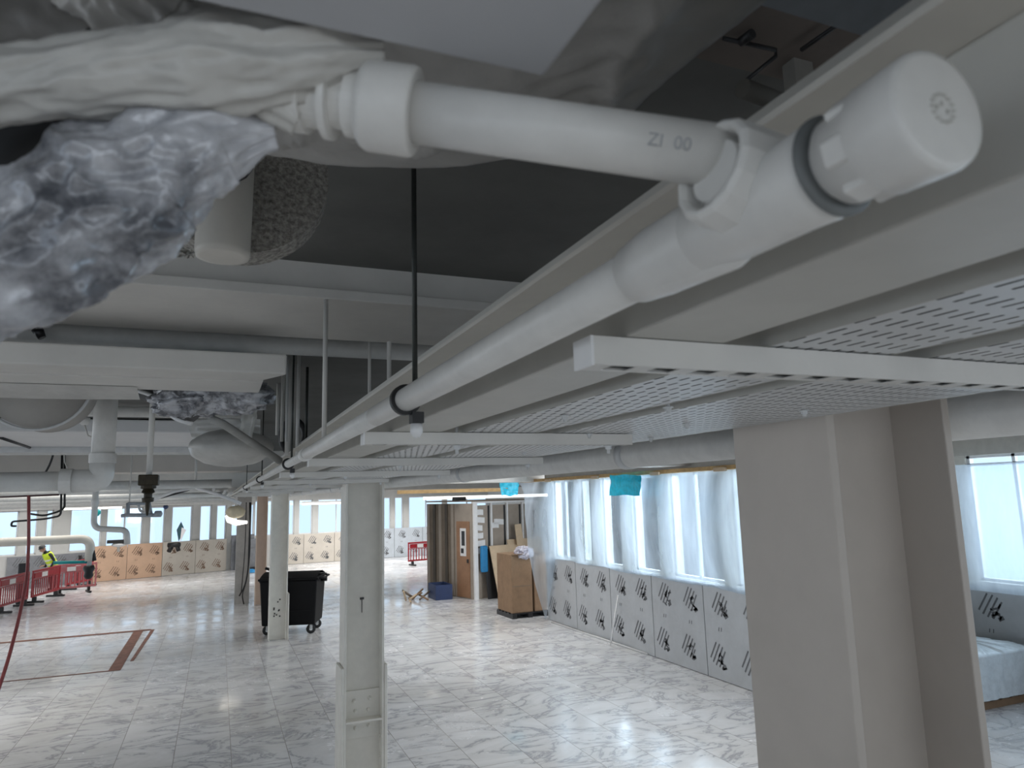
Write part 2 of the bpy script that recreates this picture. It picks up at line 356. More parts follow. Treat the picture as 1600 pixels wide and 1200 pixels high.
# ================================================================== PRINTED BOARDS
def marks(mb, origin, ux, uz, w, h, seed, ph=0):
    # diagonal printed logo clusters and small ticks; drawn on the board's own face
    rnd = random.Random(seed); n = ux.cross(uz).normalized(); O = origin
    def q(cx, cz, L, wd, ang):
        c, s = math.cos(ang), math.sin(ang)
        mb.quad(*[O + ux * (cx + a * c * L / 2 - b * s * wd / 2) + uz * (cz + a * s * L / 2 + b * c * wd / 2) for a, b in ((-1, -1), (1, -1), (1, 1), (-1, 1))])
    cols = max(1, round(w / .8))
    for i in range(cols):
        for j in range(2):
            cx = w * (i + .5) / cols + (.06 if j else -.06); cz = h * (.26 if j == 0 else .80)
            if cx < .25 or cx > w - .25: cx = min(max(cx, .25), w - .25)
            for t in range(4):
                q(cx - .14 + t * .07, cz + .05 - t * .035, .38 - .05 * abs(t - 1.5), .027, 1.02)
            for t in range(9): q(cx + rnd.uniform(-.02, .12), cz + rnd.uniform(-.2, .02), rnd.uniform(.05, .11), .03, rnd.choice((1.0, -.5, .3)))
            q(cx + .11, cz - .17, .09, .06, .5); q(cx + .07, cz - .12, .08, .03, -.5)
        q(w * (i + .5) / cols - .03, h * .53, .06, .014, 1.4); q(w * (i + .5) / cols + .03, h * .53, .06, .014, 1.4)
def board(O, ux, w, h, th, bm, im, label, seed, group, uz=V(0, 0, 1)):
    O = Vector(O); ux = Vector(ux).normalized(); n = ux.cross(uz).normalized()
    mb = MB(); mb.prism([O, O + ux * w, O + ux * w + uz * h, O + uz * h], -n * th)
    bmesh.ops.recalc_face_normals(mb.bm, faces=mb.bm.faces)
    mb.mi = 1; marks(mb, O + n * .003, ux, uz, w, h, seed)
    o = mb.build('insulation_board', [bm, im], None, fix=False)
    return tag(o, label, 'insulation board', group)
ys = [8.35, 9.85, 11.35, 12.85, 14.35, 15.85]
wds = ['first', 'second', 'third', 'fourth', 'fifth']
for i in range(5):
    # face toward -X: ux runs along -Y so that ux x z = -X
    board((XW - .05, ys[i + 1] - .01, .01), (0, -1, 0), 1.48, 1.44, .045, alub, ink,
          'silver printed board under the sheeted windows, %s from the big grey column' % wds[i], 10 + i, 'silver boards below the sheeted windows')
for i in range(3):
    board((XE - .05, 7.95 - i * 1.6, .01), (0, -1, 0), 1.58, 1.36, .045, alub, ink,
          'printed board under the side window right of the big column, %s from the corner' % wds[i], 30 + i, 'silver boards below the side window')
def boards_on(M, x0, h, n, w, mm, imk, labels, seed, group):
    R3 = M.to_3x3(); ux = R3 @ V(1, 0, 0)
    for i in range(n): board(M @ V(x0 + i * w, -.06, .01), ux, w - .02, h, .05, mm[i], imk[i], labels[i], seed + i, group)
tL = lambda x: (x + 11.0) / 12.6 * LL
x0 = tL(-4.55)
mmL = [peachb, peachb, paleb, paleb]
boards_on(ML, x0, 1.36, 4, 1.32, mmL, [brownink] * 4, ['peach printed insulation board at the far wall, leftmost one by the red barriers', 'peach printed insulation board beside the valve pipe, second from the left on the far wall', 'pale printed insulation board at the far wall under the dark hanging scrap', 'pale printed insulation board on the far left wall next to the dark grey boards'], 50, 'peach printed boards on the far wall')
boards_on(ML, x0 - 2.66, 1.15, 2, 1.32, [darkb, darkb], [ink, ink], ['dull grey board on the far wall behind the red barriers, left one', 'dull grey board on the far wall behind the worker and red barriers'], 60, 'grey boards behind the barriers')
boards_on(MR, .8, 1.34, 3, 1.45, [paleb, paleb, paleb], [ink] * 3, ['pale printed board on the far wall behind the black bin, left one', 'pale printed board on the far wall above the black bin lid, middle one', 'pale printed board on the far wall hidden partly by the middle column'], 70, 'pale boards behind the bin')
boards_on(MR, 5.2, 1.42, 3, 1.5, [blueb] * 3, [ink] * 3, ['pale blue printed board on the far wall just right of the middle column', 'pale blue printed board on the far wall beside the single red barrier', 'pale blue printed board on the far wall by the brown hut'], 80, 'blue boards on the far wall')
# stack of dark boards leaning at the far left wall
ux = ML.to_3x3() @ V(1, 0, 0)
t = thing('board_stack', ML @ V(x0 + 5.35, -.4, 0), 'pile of dark grey boards standing at the right end of the peach boards', 'board stack')
for i, (dx, hh, w) in enumerate(((0, 1.5, 1.0), (.15, 1.3, .95), (.35, .9, 1.0))):
    part(MB().box(x0 + 5.4 + dx, x0 + 5.4 + dx + w, -.25 - i * .1, -.19 - i * .1, 0, hh, ML), 'board', darkb, t)
part(MB().box(x0 + 5.6, x0 + 6.8, -.75, -.5, 0, .1, ML), 'bearer', black, t)
solo(MB().grid(lambda u, v: ML @ V(x0 + 5.2 + u * .75, -2.3 + v * .8, .02 + .12 * math.sin(u * 3.1) * math.sin(v * 3.1) * (1 + noise.noise(V(u * 4, v * 4, 0)))), 8, 8), 'blue_sheet', bluep, 'small bright blue plastic sheet crumpled on the floor before the dark boards', 'plastic sheet')

# ================================================================== COLUMNS
def h_column(loc, D, B, z1, label, splice=None, mats=warm, t=.022):
    x, y = loc; c = thing('steel_column', (x + D / 2, y + B / 2, 0), label, 'column')
    part(MB().box(x, x + t, y, y + B, 0, z1), 'flange', mats, c, .003)
    part(MB().box(x + D - t, x + D, y, y + B, 0, z1), 'flange', mats, c, .003)
    part(MB().box(x + t, x + D - t, y + B / 2 - .01, y + B / 2 + .01, 0, z1), 'web', mats, c)
    if splice:
        zt, zj = splice
        part(MB().box(x - .03, x - .0005, y - .012, y + B + .012, 0, zt), 'cover_plate', mats, c, .008)
        part(MB().box(x + D + .0005, x + D + .03, y - .012, y + B + .012, 0, zt), 'cover_plate', mats, c, .008)
        part(MB().box(x + t, x + D - t, y + .0, y + B / 2 - .012, zj, zj + .02), 'splice_plate', mats, c, .003)
        part(MB().box(x + t, x + D - t, y + B / 2 - .034, y + B / 2 - .0105, zj - .16, zj + .26), 'web_plate', mats, c, .003)
        for (bx, bz) in ((.10, .17), (.24, .18), (.11, .08), (.23, .08), (.11, -.07), (.23, -.06)):
            part(MB().lathe((x + bx + .015, y + B / 2 - .0345, zj + bz), (x + bx + .015, y, zj + bz), [(0, .02), (.016, .019), (.02, .011), (.034, .01)], 6, False), 'bolt', mats, c)
        for bz in (-.15, -.32, -.5):
            part(MB().lathe((x + D - t - .0005, y + .06, zj + bz), (x, y + .06, zj + bz), [(0, .016), (.014, .015)], 6, False), 'bolt', mats, c)
    return c
PT = H + .9
grey_col = mat('grey_column_paint', (.53, .48, .43), .55, scale=3, amt=.05, bump=.05, bscale=40)
h_column((1.135, 1.079), .365, .285, PT, 'large grey steel H column close to the camera at right, under the perforated trays', mats=grey_col)
wcol = mat('brightened_column_paint', (.80, .775, .71), .5, scale=5, amt=.05, bump=.06, bscale=50)  # column paint made paler, putting mid-hall brightness into the colour
c = h_column((1.12, 6.88), .37, .285, PT, 'white steel H column in the middle with a bolted splice low down', (1.42, .93), wcol)
part(MB().box(1.30, 1.306, 7.005, 7.011, 1.88, 2.0), 'slot_mark', blackp, c)
part(MB().box(1.285, 1.322, 7.005, 7.011, 2.0, 2.02), 'slot_mark', blackp, c)
c = h_column((1.10, 16.55), .37, .3, PT, 'cream steel H column with the black wheeled bin standing behind it', None, wcol)
part(MB().box(1.475, 1.51, 16.53, 16.87, 0, .95), 'cover_plate', warm, c)
for i in range(10):
    xx, zz = random.uniform(1.2, 1.4), random.uniform(.45, .85)
    part(MB().lathe((xx, 16.69, zz), (xx, 16.5, zz), [(0, .018), (.02, .014)], 6, False), 'bolt', rodm, c)
h_column((1.08, 22.3), .3, .3, PT, 'pinkish cream column farthest back, with black cables hanging down beside it', mats=mat('pink_cream_paint', (.66, .52, .42), .6, scale=3, amt=.06))

# ================================================================== CABLE TRAYS, TRUNKING, CHANNELS
zt = H + .14
t = thing('cable_trunking', (.38, 8, zt), 'plain white closed cable trunking with a flat lip, running beside the waste pipe', 'trunking')
part(MB().box(.341, .451, -.5, 26, zt, zt + .078), 'body', trayside, t, .002)
part(MB().box(.2995, .345, -.5, 26, H + .218, H + .223), 'lip', warm, t)
part(MB().box(.34, .60, -.5, 26, H + .2235, H + .26), 'lid', trayside, t)
def tray(x0, x1, label, y0=-.5, y1=26):
    t = thing('cable_tray', ((x0 + x1) / 2, 8, zt), label, 'cable tray', 'perforated cable trays')
    m = MB().quad((x0, y0, zt + .0005), (x1, y0, zt + .0005), (x1, y1, zt + .0005), (x0, y1, zt + .0005))
    part(m, 'perforated_base', perf, t)
    for x in (x0, x1 - .0015): part(MB().box(x, x + .0015, y0, y1, zt, zt + .045), 'side_flange', trayside, t)
    return t
tray(.507, .679, 'perforated cable tray next to the plain trunking, first of the two slotted trays')
tray(.738, 1.125, 'wide perforated cable tray on the outer side, passing just left of the big grey column')
# cables lying in the trays (seen through the slots as dark)
for i, (x, r) in enumerate(((.54, .010), (.57, .008), (.60, .011), (.64, .009))):
    solo(MB().tube([(x + .004 * math.sin(y * 2.1 + i), y, zt + .0025 + r) for y in [j * .5 - .4 for j in range(50)]], r, 8), 'power_cable', black,
         'black cable lying in the narrow perforated tray, %s from the trunking' % ['nearest', 'second', 'third', 'farthest'][i], 'cable', 'cables in the narrow tray')
for i, (x, r) in enumerate(((.78, .010), (.83, .012), (.9, .009), (.97, .012), (1.04, .01), (1.09, .011))):
    solo(MB().tube([(x + .004 * math.sin(y * 1.7 + i), y, zt + .0025 + r) for y in [j * .5 - .4 for j in range(50)]], r, 8), 'power_cable', black,
         'black cable lying in the wide perforated tray, %s counted from the waste pipe side' % ORD[i], 'cable', 'cables in the wide tray')
def channel(y, x0, x1, label):
    t = thing('strut_channel', ((x0 + x1) / 2, y, H + .113), label, 'support channel', 'slotted channels under the trays')
    m = MB(); zb = H + .113; w = .032
    m.box(x0, x1, y, y + .002, zb, zt - .001); m.box(x0, x1, y + w - .002, y + w, zb, zt - .001)
    part(m, 'side_wall', paint, t)
    part(MB().box(x0, x1, y + .002, y + w - .002, zt - .004, zt - .002), 'light_stop_plate', trayside, t)  # top plate added to keep light out of the slots
    part(MB().box(x0, x1, y + .002, y + w - .002, zb + .0035, zb + .005), 'slot_shade', rodm, t)  # dark strip painted in as the shade inside the slots
    m = MB(); m.box(x0, x1, y + .002, y + .005, zb, zb + .001); m.box(x0, x1, y + w - .005, y + w - .002, zb, zb + .001)
    n = int((x1 - x0) / .048)
    for i in range(n): a = x0 + i * .048; m.box(a, a + .021, y + .005, y + w - .005, zb, zb + .001)
    part(m, 'slotted_base', paint, t)
    part(MB().box(x0 - .003, x0, y - .001, y + w + .001, zb - .001, zt - .001), 'end_cap', whitep, t)
    for x in ((x0 + x1) * .5 - .12, x1 - .06) if y > 1 else (x1 - .1,):
        part(MB().tube([(x, y + w / 2, zb - .02), (x, y + w / 2, zb + .06)], .004, 8), 'threaded_rod', galv, t)
        part(MB().lathe((x, y + w / 2, zb - .001), (x, y + w / 2, zb - .1), [(0, .011), (.002, .011), (.002, .0075), (.009, .0075)], 6, False), 'nut', galv, t)
channel(.545, .306, 1.42, 'slotted support channel closest to the camera, crossing below the cable trays')
chs = [1.50, 2.5, 3.7, 5.2, 7.1, 9.4, 12.2, 15.2, 18.2]
for i, y in enumerate(chs):
    channel(y, .283, .94 if i == 0 else 1.16, 'slotted support channel below the trays, %s one after the channel nearest the camera' % ['first', 'second', 'third', 'fourth', 'fifth', 'sixth', 'seventh', 'eighth', 'last'][i])
# small brackets hanging in the trays
for i, (x, y) in enumerate(((.70, 1.0), (.58, 1.15), (.92, 1.25), (1.0, 1.0), (.82, 1.5), (1.06, 1.6), (.95, 2.2))):
    m = MB().tube([(x, y, zt - .012), (x, y, zt + .03)], .0035, 8).lathe((x, y, zt - .0005), (x, y, zt - .1), [(0, .009), (.002, .009), (.002, .006), (.007, .006)], 6, False)
    solo(m, 'tray_bolt', galv, 'white bolt hanging below the trays, %s from the camera' % ORD[i], 'bolt', 'bolts under the trays')
# big round pipe outboard of the trays
t = thing('large_pipe', (1.62, 8, H + .098), 'thick white pipe running behind the big grey column toward the far end', 'pipe')
part(MB().tube([(1.62, -1, H + .153), (1.62, 26, H + .153)], .055, 28), 'pipe_run', pipew, t)
for y in (2.6, 4.8, 7.6, 11, 15):
    part(MB().lathe((1.62, y, H + .153), (1.62, y + 1, H + .153), [(0, .0555), (0, .06), (.05, .06), (.05, .0555)], 28), 'pipe_clip', galv, t)
# flat duct and crinkled tape run seen right of the column
t = thing('wrapped_duct', (2.2, 3, H + .2), 'grey duct wrapped in crinkled film, running above the side window right of the column', 'duct')
part(MB().box(1.95, 2.6, -1, 7.5, H + .24, H + .5), 'duct_body', paint, t, .02)
part(MB().grid(lambda u, v: V(1.93 - .02 * noise.noise(V(u * 60, v * 3, 1)), -1 + u * 8.5, H + .235 + v * .05 + .012 * noise.noise(V(u * 80, v * 2, 5))), 160, 4), 'film_edge', whitewrap, t)

# ================================================================== MAIN WASTE PIPE
PX, PZ, PR = .262, H + .148, .018
t = thing('waste_pipe', (PX, 8, PZ - .02), 'long white waste pipe running from its screw cap at top right down the hall', 'pipe')
part(MB().tube([(PX, .22, PZ), (PX, 1.28, PZ)], PR, 32).tube([(PX, 1.28, PZ), (PX, 2.44, PZ)], PR * .985, 32), 'pipe_run', pipew, t)
part(MB().lathe((PX, 2.38, PZ), (PX, 3, PZ), [(0, PR + .0002), (.0, PR + .004), (.07, PR + .004), (.08, PR - .002)], 28), 'coupler', pipew, t)
part(MB().tube([(PX, 2.44, PZ), (PX, 24, PZ)], PR * .86, 24), 'pipe_run', pipew, t)
# access end with screw cap (nearest the camera)
part(MB().lathe((PX, .36, PZ), (PX, .1, PZ), [(0, PR + .001), (.004, PR + .0045), (.108, PR + .0052), (.122, PR + .006), (.128, PR + .0045), (.13, PR + .001)], 40), 'socket', pipew, t)
part(MB().lathe((PX, .2315, PZ), (PX, .1, PZ), [(0, PR + .003), (.001, PR + .0068), (.003, PR + .0068), (.004, PR + .003)], 40), 'seal_ring', mat('grey_seal', (.16, .17, .17), .5, scale=20), t)
YC = .224
cap = MB(); cap.lathe((PX, YC, PZ), (PX, .1, PZ), [(0, PR + .003), (.018, PR + .0045), (.021, PR + .0072), (.044, PR + .0080), (.0470, PR + .007), (.0475, PR + .004), (.0475, .001)], 48)
capo = part(cap, 'screw_cap', pipew, t)
for a in (2.3, 3.4, 4.4, 5.3):
    d = V(math.cos(a), 0, math.sin(a)); s_ = V(-math.sin(a), 0, math.cos(a)); c0 = V(PX, YC - .008, PZ) + d * (PR + .002)
    part(MB().prism([c0 - s_ * .007, c0 + s_ * .007, c0 + s_ * .0055 + d * .004, c0 - s_ * .0055 + d * .004], (0, -.015, 0)), 'grip_lug', pipew, capo, .001)
m = MB(); YF = YC - .0484
for i in range(14):
    a = i * 2 * PI / 14; c0 = V(PX + .001, YF, PZ) + V(math.cos(a), 0, math.sin(a)) * .0060
    m.box(c0.x - .001, c0.x + .001, c0.y, c0.y + .0009, c0.z - .0004, c0.z + .0004)
for a, b in ((-.003, 0), (0, .002), (.003, -.001)): m.box(PX + a, PX + a + .0008, YF, YF + .0009, PZ + b - .001, PZ + b + .001)
part(m, 'moulded_marks', trayside, capo)
# swept boss where the branch joins
BJ = at(1112, 243, .385)                    # where the branch pipe enters the nut
BL = at(560, 163, .395)
bd = (BJ - BL).normalized()
nd = (at(1240, 322, .392) - at(1108, 262, .370)).normalized(); N0 = at(1106, 262, .370)
bossC = N0 + nd * .055
part(MB().lathe((PX, .40, PZ), (PX, .1, PZ), [(0, PR + .0005), (.002, PR + .003), (.03, PR + .0055), (.07, PR + .0055), (.09, PR + .003), (.1, PR + .001)], 40), 'tee_body', pipew, t)
part(MB().lathe(N0, N0 + nd, [(.020, .0200), (.003, .0215), (0, .0235), (0, .0255), (.003, .0275), (.034, .0305), (.043, .0290), (.049, .023), (.052, .016)], 14, False), 'compression_nut', pipew, t, .0015)
part(MB().tube([N0 + nd * .004, N0 + nd * .045, N0 * .25 + V(PX, N0.y - .02, PZ) * .75, V(PX, N0.y - .02, PZ)], [.0165, .020, .021, .019], 28), 'boss_elbow', pipew, t)
part(MB().tube([V(PX - .006, .385, PZ - .006), V(PX - .001, .36, PZ - .0125), V(PX + .004, .31, PZ - .0125), V(PX + .006, .285, PZ - .008)], [.006, .0125, .0125, .008], 20), 'moulding_rib', pipew, t)
# clips holding the main pipe
def pipe_clip(y, m, label, rod=True, tip=True):
    t = thing('pipe_clip', (PX, y, PZ - .05), label, 'pipe clip', 'clips on the waste pipe')
    part(MB().lathe((PX, y - .006, PZ), (PX, y + 1, PZ), [(0, PR + .0005), (0, PR + .0058), (.012, PR + .0058), (.012, PR + .0005)], 28, False), 'ring', m, t)
    part(MB().box(PX + .008, PX + .026, y - .012, y + .01, PZ - .036, PZ - .019), 'lug', m, t)
    if tip: part(MB().lathe((PX + .017, y, PZ - .0365), (PX + .017, y, PZ - 1), [(0, .009), (.012, .010), (.02, .006), (.022, .001)], 12), 'plastic_tip', whitep, t)
    if rod: part(MB().tube([(PX + .013, y - .008, PZ + .012), (PX + .013, y - .008, CZ)], .0042, 12), 'hanger_rod', rodm, t)
pipe_clip(1.06, black, 'black pipe clip with dark hanger rod and white tip, nearest the camera')
pipe_clip(3.05, black, 'black pipe clip beside the cluster of vertical pipes, second along the waste pipe')
pipe_clip(5.2, black, 'small black pipe clip, third along the waste pipe', True, True)
pipe_clip(8.0, black, 'tiny black pipe clip farthest along the waste pipe', True, True)
# branch pipe with union on its left end
t = thing('branch_pipe', BL, 'short fat white branch pipe crossing the top of the view into the compression nut', 'pipe')
part(MB().tube([BL + bd * .022, BJ + bd * .012], .0168, 36), 'pipe_run', pipew, t)
part(MB().lathe(BL + bd * .033, BL - bd, [(0, .0172), (0, .0235), (.003, .0245), (.026, .0245), (.030, .022), (.030, .012)], 36), 'collar', pipew, t, .001)
part(MB().lathe(BL + bd * .003, BL - bd, [(0, .012), (.0, .0185), (.008, .0185), (.008, .015), (.016, .015), (.016, .0215), (.020, .0215), (.020, .0165), (.031, .0165), (.031, .020), (.045, .020), (.07, .018), (.09, .015)], 30, False), 'threaded_end', pipew, t)
def txt(body, P, right, up, size, parent):
    cu = bpy.data.curves.new('printed_code', 'FONT'); cu.body = body; cu.size = size; cu.extrude = .00002
    tmp = bpy.data.objects.new('tmp', cu); COL.objects.link(tmp); dg = bpy.context.evaluated_depsgraph_get(); me = bpy.data.meshes.new_from_object(tmp.evaluated_get(dg)); bpy.data.objects.remove(tmp)
    n = right.cross(up).normalized(); M = Matrix((right, up, n)).transposed()
    for v in me.vertices: v.co = M @ v.co + P - parent.location
    me.materials.clear(); me.materials.append(mat('faded_print', (.38, .39, .40), .6, scale=60, amt=.1))
    o = bpy.data.objects.new('printed_code', me); COL.objects.link(o); o.parent = parent; return o
ax = BL + bd * ((at(1003, 240, .39) - BL).dot(bd)); tow = (CAM - ax); tow = (tow - bd * tow.dot(bd)).normalized(); upv = tow.cross(bd).normalized()
tow2 = (tow + upv * .28).normalized(); upv2 = tow2.cross(bd).normalized()
txt('ZI  00', ax + tow2 * .01712 - upv2 * .004, bd, upv2, .0095, t)

# ================================================================== DUCTS AND WRAPS OVERHEAD (near)
zb = H + .234
solo(MB().box(-.9, .164, -.9, .335, zb, zb + .1), 'ceiling_duct', boxd, 'flat pale grey duct corner right above the camera at the top edge', 'duct', None, .003)
# film-wrapped duct with a rounded end
zw = H + .35
edge = [(400, 240), (420, 243), (500, 255), (580, 261), (660, 262), (730, 257), (790, 247), (860, 232), (930, 207), (985, 175), (1035, 132), (1085, 90), (1190, 10)]
P = [on_z(x, y, zw) for x, y in edge]; P = [V(-.4, P[0].y - .05, zw)] + P + [V(P[-1].x + .01, -.3, zw)]
def resample(P, n):
    L = [0]
    for a, b in zip(P[:-1], P[1:]): L.append(L[-1] + (b - a).length)
    out = []
    for i in range(n + 1):
        s = L[-1] * i / n; j = 0
        while j < len(L) - 2 and L[j + 1] < s: j += 1
        out.append(P[j].lerp(P[j + 1], (s - L[j]) / max(1e-9, L[j + 1] - L[j])))
    return out
ring = resample(P, 160); cen = V(-.1, -.2, zw)
def wr(p, am):
    q = V(p.x * 9 + p.y * 7, p.y * 5 - p.x * 4, p.z * 9)
    r = 1 - abs(noise.noise(q)) * 2; r2 = 1 - abs(noise.noise(q * 2.7 + V(4, 1, 2))) * 2
    return am * (r ** 3 + .5 * r2 ** 3)
def wfn(u, v):
    i = min(159, int(u * 160)); p = ring[i].lerp(ring[i + 1], u * 160 - i) if i < 160 else ring[160]
    if v < .82:
        w = v / .82; q = cen.lerp(p, w); q = q + V(0, 0, -wr(q, .013) * min(1, (1 - w) * 12 + .2)); return q
    w = (v - .82) / .18; return p + (p - cen).normalized() * (.006 * math.sin(w * PI)) + V(0, 0, w * .16)
solo(MB().grid(wfn, 160, 110), 'wrapped_duct', wrapm, 'grey duct sealed in wrinkled plastic film with a rounded end, above the branch pipe', 'duct')
# board panel at the top right
P = [on_z(1190, 13, H + .39), on_z(1385, 63, H + .39)]
solo(MB().box(.395, .70, -.4, .404, H + .39, H + .45), 'ceiling_panel', mat('blue_grey_board', (.40, .43, .46), .7, scale=25, amt=.08, bump=.1, bscale=60), 'blue grey flat panel at the top edge, between the film wrapped duct and the trunking', 'panel')
# hanger strut and bits in the dark void
t = thing('drop_hanger', (.62, .83, H + .3), 'dull grey drop hanger bracket in the dark ceiling void at top right', 'bracket')
q = on_z(1243, 72, CZ)
part(MB().box(q.x - .018, q.x + .018, q.y - .012, q.y + .012, H + .22, CZ - .01), 'strut', mat('dull_strut', (.20, .19, .17), .7, scale=8), t)
part(MB().box(q.x - .16, q.x + .06, q.y - .16, q.y + .04, CZ - .03, CZ - .012), 'head_plate', mat('pinkish_primer', (.19, .16, .14), .7, scale=8), t)
a = on_z(1160, 138, CZ - .25)
part(MB().tube([a, a + V(.07, .01, .0)], .010, 14), 'stub', mat('dull_strut', (.3, .3, .28)), t)
solo(MB().tube([on_z(1130, 60, CZ - .04), on_z(1212, 78, CZ - .04), on_z(1212, 88, CZ - .05), on_z(1163, 128, CZ - .1)], .0032, 6), 'void_cable', black, 'thin black cable kinked below the dark ceiling void at top right', 'cable')
solo(MB().tube([on_z(1252, 78, CZ - .04), on_z(1304, 42, CZ - .04)], .0034, 6), 'void_cable', black, 'short straight black cable right of the drop hanger in the ceiling void', 'cable')
solo(MB().tube([on_z(1157, 66, CZ - .04), on_z(1176, 52, CZ - .04)], .007, 8), 'cable_gland', black, 'short thick black gland on the plate in the ceiling void', 'gland')

# --- foreground wrapped bundle on the left
def tubewrap(path, radii, nu, nv, amp, fr, seed, name, m, parent, rx=1.0, closed=True):
    path = resample([Vector(p) for p in path], nu); n = len(path)
    mb = MB(); rows = []; t0 = (path[1] - path[0]).normalized(); a = t0.cross(V(0, 0, 1)).normalized(); prev = t0
    for i, p in enumerate(path):
        tt = (path[min(i + 1, n - 1)] - path[max(i - 1, 0)]).normalized(); qd = prev.rotation_difference(tt); a = qd @ a; a = (a - tt * a.dot(tt)).normalized(); b = tt.cross(a); prev = tt
        s = i / (n - 1) * (len(radii) - 1); j = min(int(s), len(radii) - 2); f = s - j; f = f * f * (3 - 2 * f); r = radii[j] * (1 - f) + radii[j + 1] * f
        row = []
        for k in range(nv):
            th = 2 * PI * k / nv; d = a * math.cos(th) + b * math.sin(th) * rx
            q = V(math.cos(th) * 1.4 + seed, math.sin(th) * 1.4, i / n * fr)
            w = (1 - abs(noise.noise(q * 1.3)) * 2.4) * .75 + (1 - abs(noise.noise(q * 2.6 + V(3, 3, 3))) * 2.6) * .38 + (1 - abs(noise.noise(q * 6.3 + V(1, 7, 3))) * 2.6) * .10 - .3
            row.append(mb.bm.verts.new(p + d * (r * (1 + amp * w))))
        rows.append(row)
    for i in range(n - 1):
        for k in range(nv):
            f = mb.face([rows[i][k], rows[i][(k + 1) % nv], rows[i + 1][(k + 1) % nv], rows[i + 1][k]])
            if f: f.smooth = True
    mb.face(rows[0][::-1]); mb.face(rows[-1])
    return part(mb, name, m, parent)
t = thing('wrapped_pipe_bundle', at(150, 330, .40), 'blurred bundle of pipes bagged in crumpled silver and white plastic, filling the upper left corner', 'wrapped pipes')
dk = part(MB().tube([at(-120, 420, .47), at(60, 270, .46), at(170, 170, .45), at(260, 90, .44)], [.05, .045, .04, .035], 24), 'gap_shade_tube', black, t)  # black tube added as the deep shade in the gap between wraps
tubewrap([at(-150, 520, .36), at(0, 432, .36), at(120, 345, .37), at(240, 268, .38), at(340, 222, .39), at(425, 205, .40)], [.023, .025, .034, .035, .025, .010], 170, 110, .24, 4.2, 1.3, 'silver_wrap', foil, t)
tubewrap([at(-200, 185, .36), at(0, 135, .36), at(140, 120, .36), at(280, 110, .37), at(420, 95, .38), at(520, 85, .385), at(600, 85, .39)], [.017, .017, .017, .019, .024, .022, .009], 150, 80, .2, 4, 6.2, 'white_wrap', whitewrap, t)
tubewrap([at(150, -60, .40), at(300, 60, .40), at(390, 125, .39), at(430, 160, .39), at(470, 185, .395)], [.03, .028, .022, .016, .010], 80, 48, .2, 4, 3.7, 'white_wrap', whitewrap, t)
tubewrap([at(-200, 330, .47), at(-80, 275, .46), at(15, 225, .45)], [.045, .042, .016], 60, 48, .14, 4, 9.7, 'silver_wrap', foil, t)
tubewrap([at(-120, 40, .5), at(80, 40, .5), at(250, 70, .5)], [.03, .03, .03], 40, 40, .14, 4, 2.7, 'dark_wrap', wrapm, t)

# mineral-wool disc, white stub pipe and wire loop behind the bundle
zc = at(372, 262, 1.12)
t = thing('insulation_disc', (zc.x, zc.y, zc.z), 'round speckled grey mineral wool drum under the dark ceiling, beside the white stub', 'insulation')
part(MB().lathe(zc, zc + V(0, 1, 0), [(0, .001), (0, .140), (.05, .145), (.06, .135)], 48, False), 'wool_drum', speck, t)
part(MB().tube([zc + V(0, .03, .10), V(zc.x, zc.y + .03, CZ)], .02, 10), 'fixing', paint, t)
p = at(348, 392, 1.05)
solo(MB().lathe((p.x, p.y, p.z - .01), (p.x, p.y, 9), [(0, .030), (0, .037), (.01, .0385), (.2, .0415), (CZ - p.z + .01, .0415)], 32), 'stub_pipe', warm, 'short white vertical stub pipe hanging from the dark ceiling beside the speckled drum', 'pipe')
solo(MB().tube([at(x, y, 1.01) for x, y in ((338, 284), (352, 287), (370, 285), (384, 277), (394, 265), (400, 250))], .0012, 6), 'wire_loop', black, 'thin black wire loop in front of the white stub pipe', 'wire')
solo(MB().grid(lambda u, v: at(268 + u * 38, 386 + v * 16 + 5 * noise.noise(V(u * 9, v * 9, 2)), 1.12) + V(0, .02 * noise.noise(V(u * 7, v * 7, 0)), 0), 14, 8), 'torn_tape', trayside, 'scrap of torn grey tape left of the white stub pipe', 'tape')

# ================================================================== BEAMS AND CEILING SERVICES (left)
def ibeam(y0, w, z0, x0, x1, label, m=beamp, tk=.03):
    t = thing('steel_beam', ((x0 + x1) / 2, y0 + w / 2, z0), label, 'beam')
    part(MB().box(x0, x1, y0, y0 + w, z0, z0 + tk), 'bottom_flange', m, t, .003)
    part(MB().box(x0, x1, y0 + .03, y0 + w - .03, z0 + tk, CZ), 'casing', m, t)
    return t
ibeam(1.95, .52, H + .55, -7, 1.5, 'wide pale steel beam crossing the dark ceiling behind the hanging rod')
solo(MB().tube([(-7, 2.75, H + .58), (2.5, 2.75, H + .58)], .035, 20), 'cross_pipe', pipew, 'blue grey pipe running crosswise just behind the wide pale beam', 'pipe')
# flat wrapped duct crossing
t = thing('flat_duct', (-2, 2.5, H + .42), 'flat grey wrapped duct crossing at left with layered edges, ending over the crumpled bag', 'duct')
part(MB().prism([V(-6, 2.5, H + .40), V(.12, 2.5, H + .40), V(.19, 2.36, H + .40), V(.19, 2.36, H + .40) + V(0, -.02, 0), V(-6, 2.34, H + .40)], (0, 0, .065)), 'duct_body', paint, t, .006)
part(MB().box(-6, .13, 2.52, 2.78, H + .40, H + .47), 'rear_strip', paint, t, .006)
part(MB().grid(lambda u, v: V(-6 + u * 5.73, 2.70 + .13 * v, H + .398 - .012 * v - .03 * v * (.5 + noise.noise(V(u * 9, 0, 0)))), 60, 4), 'film_flap', whitewrap, t)
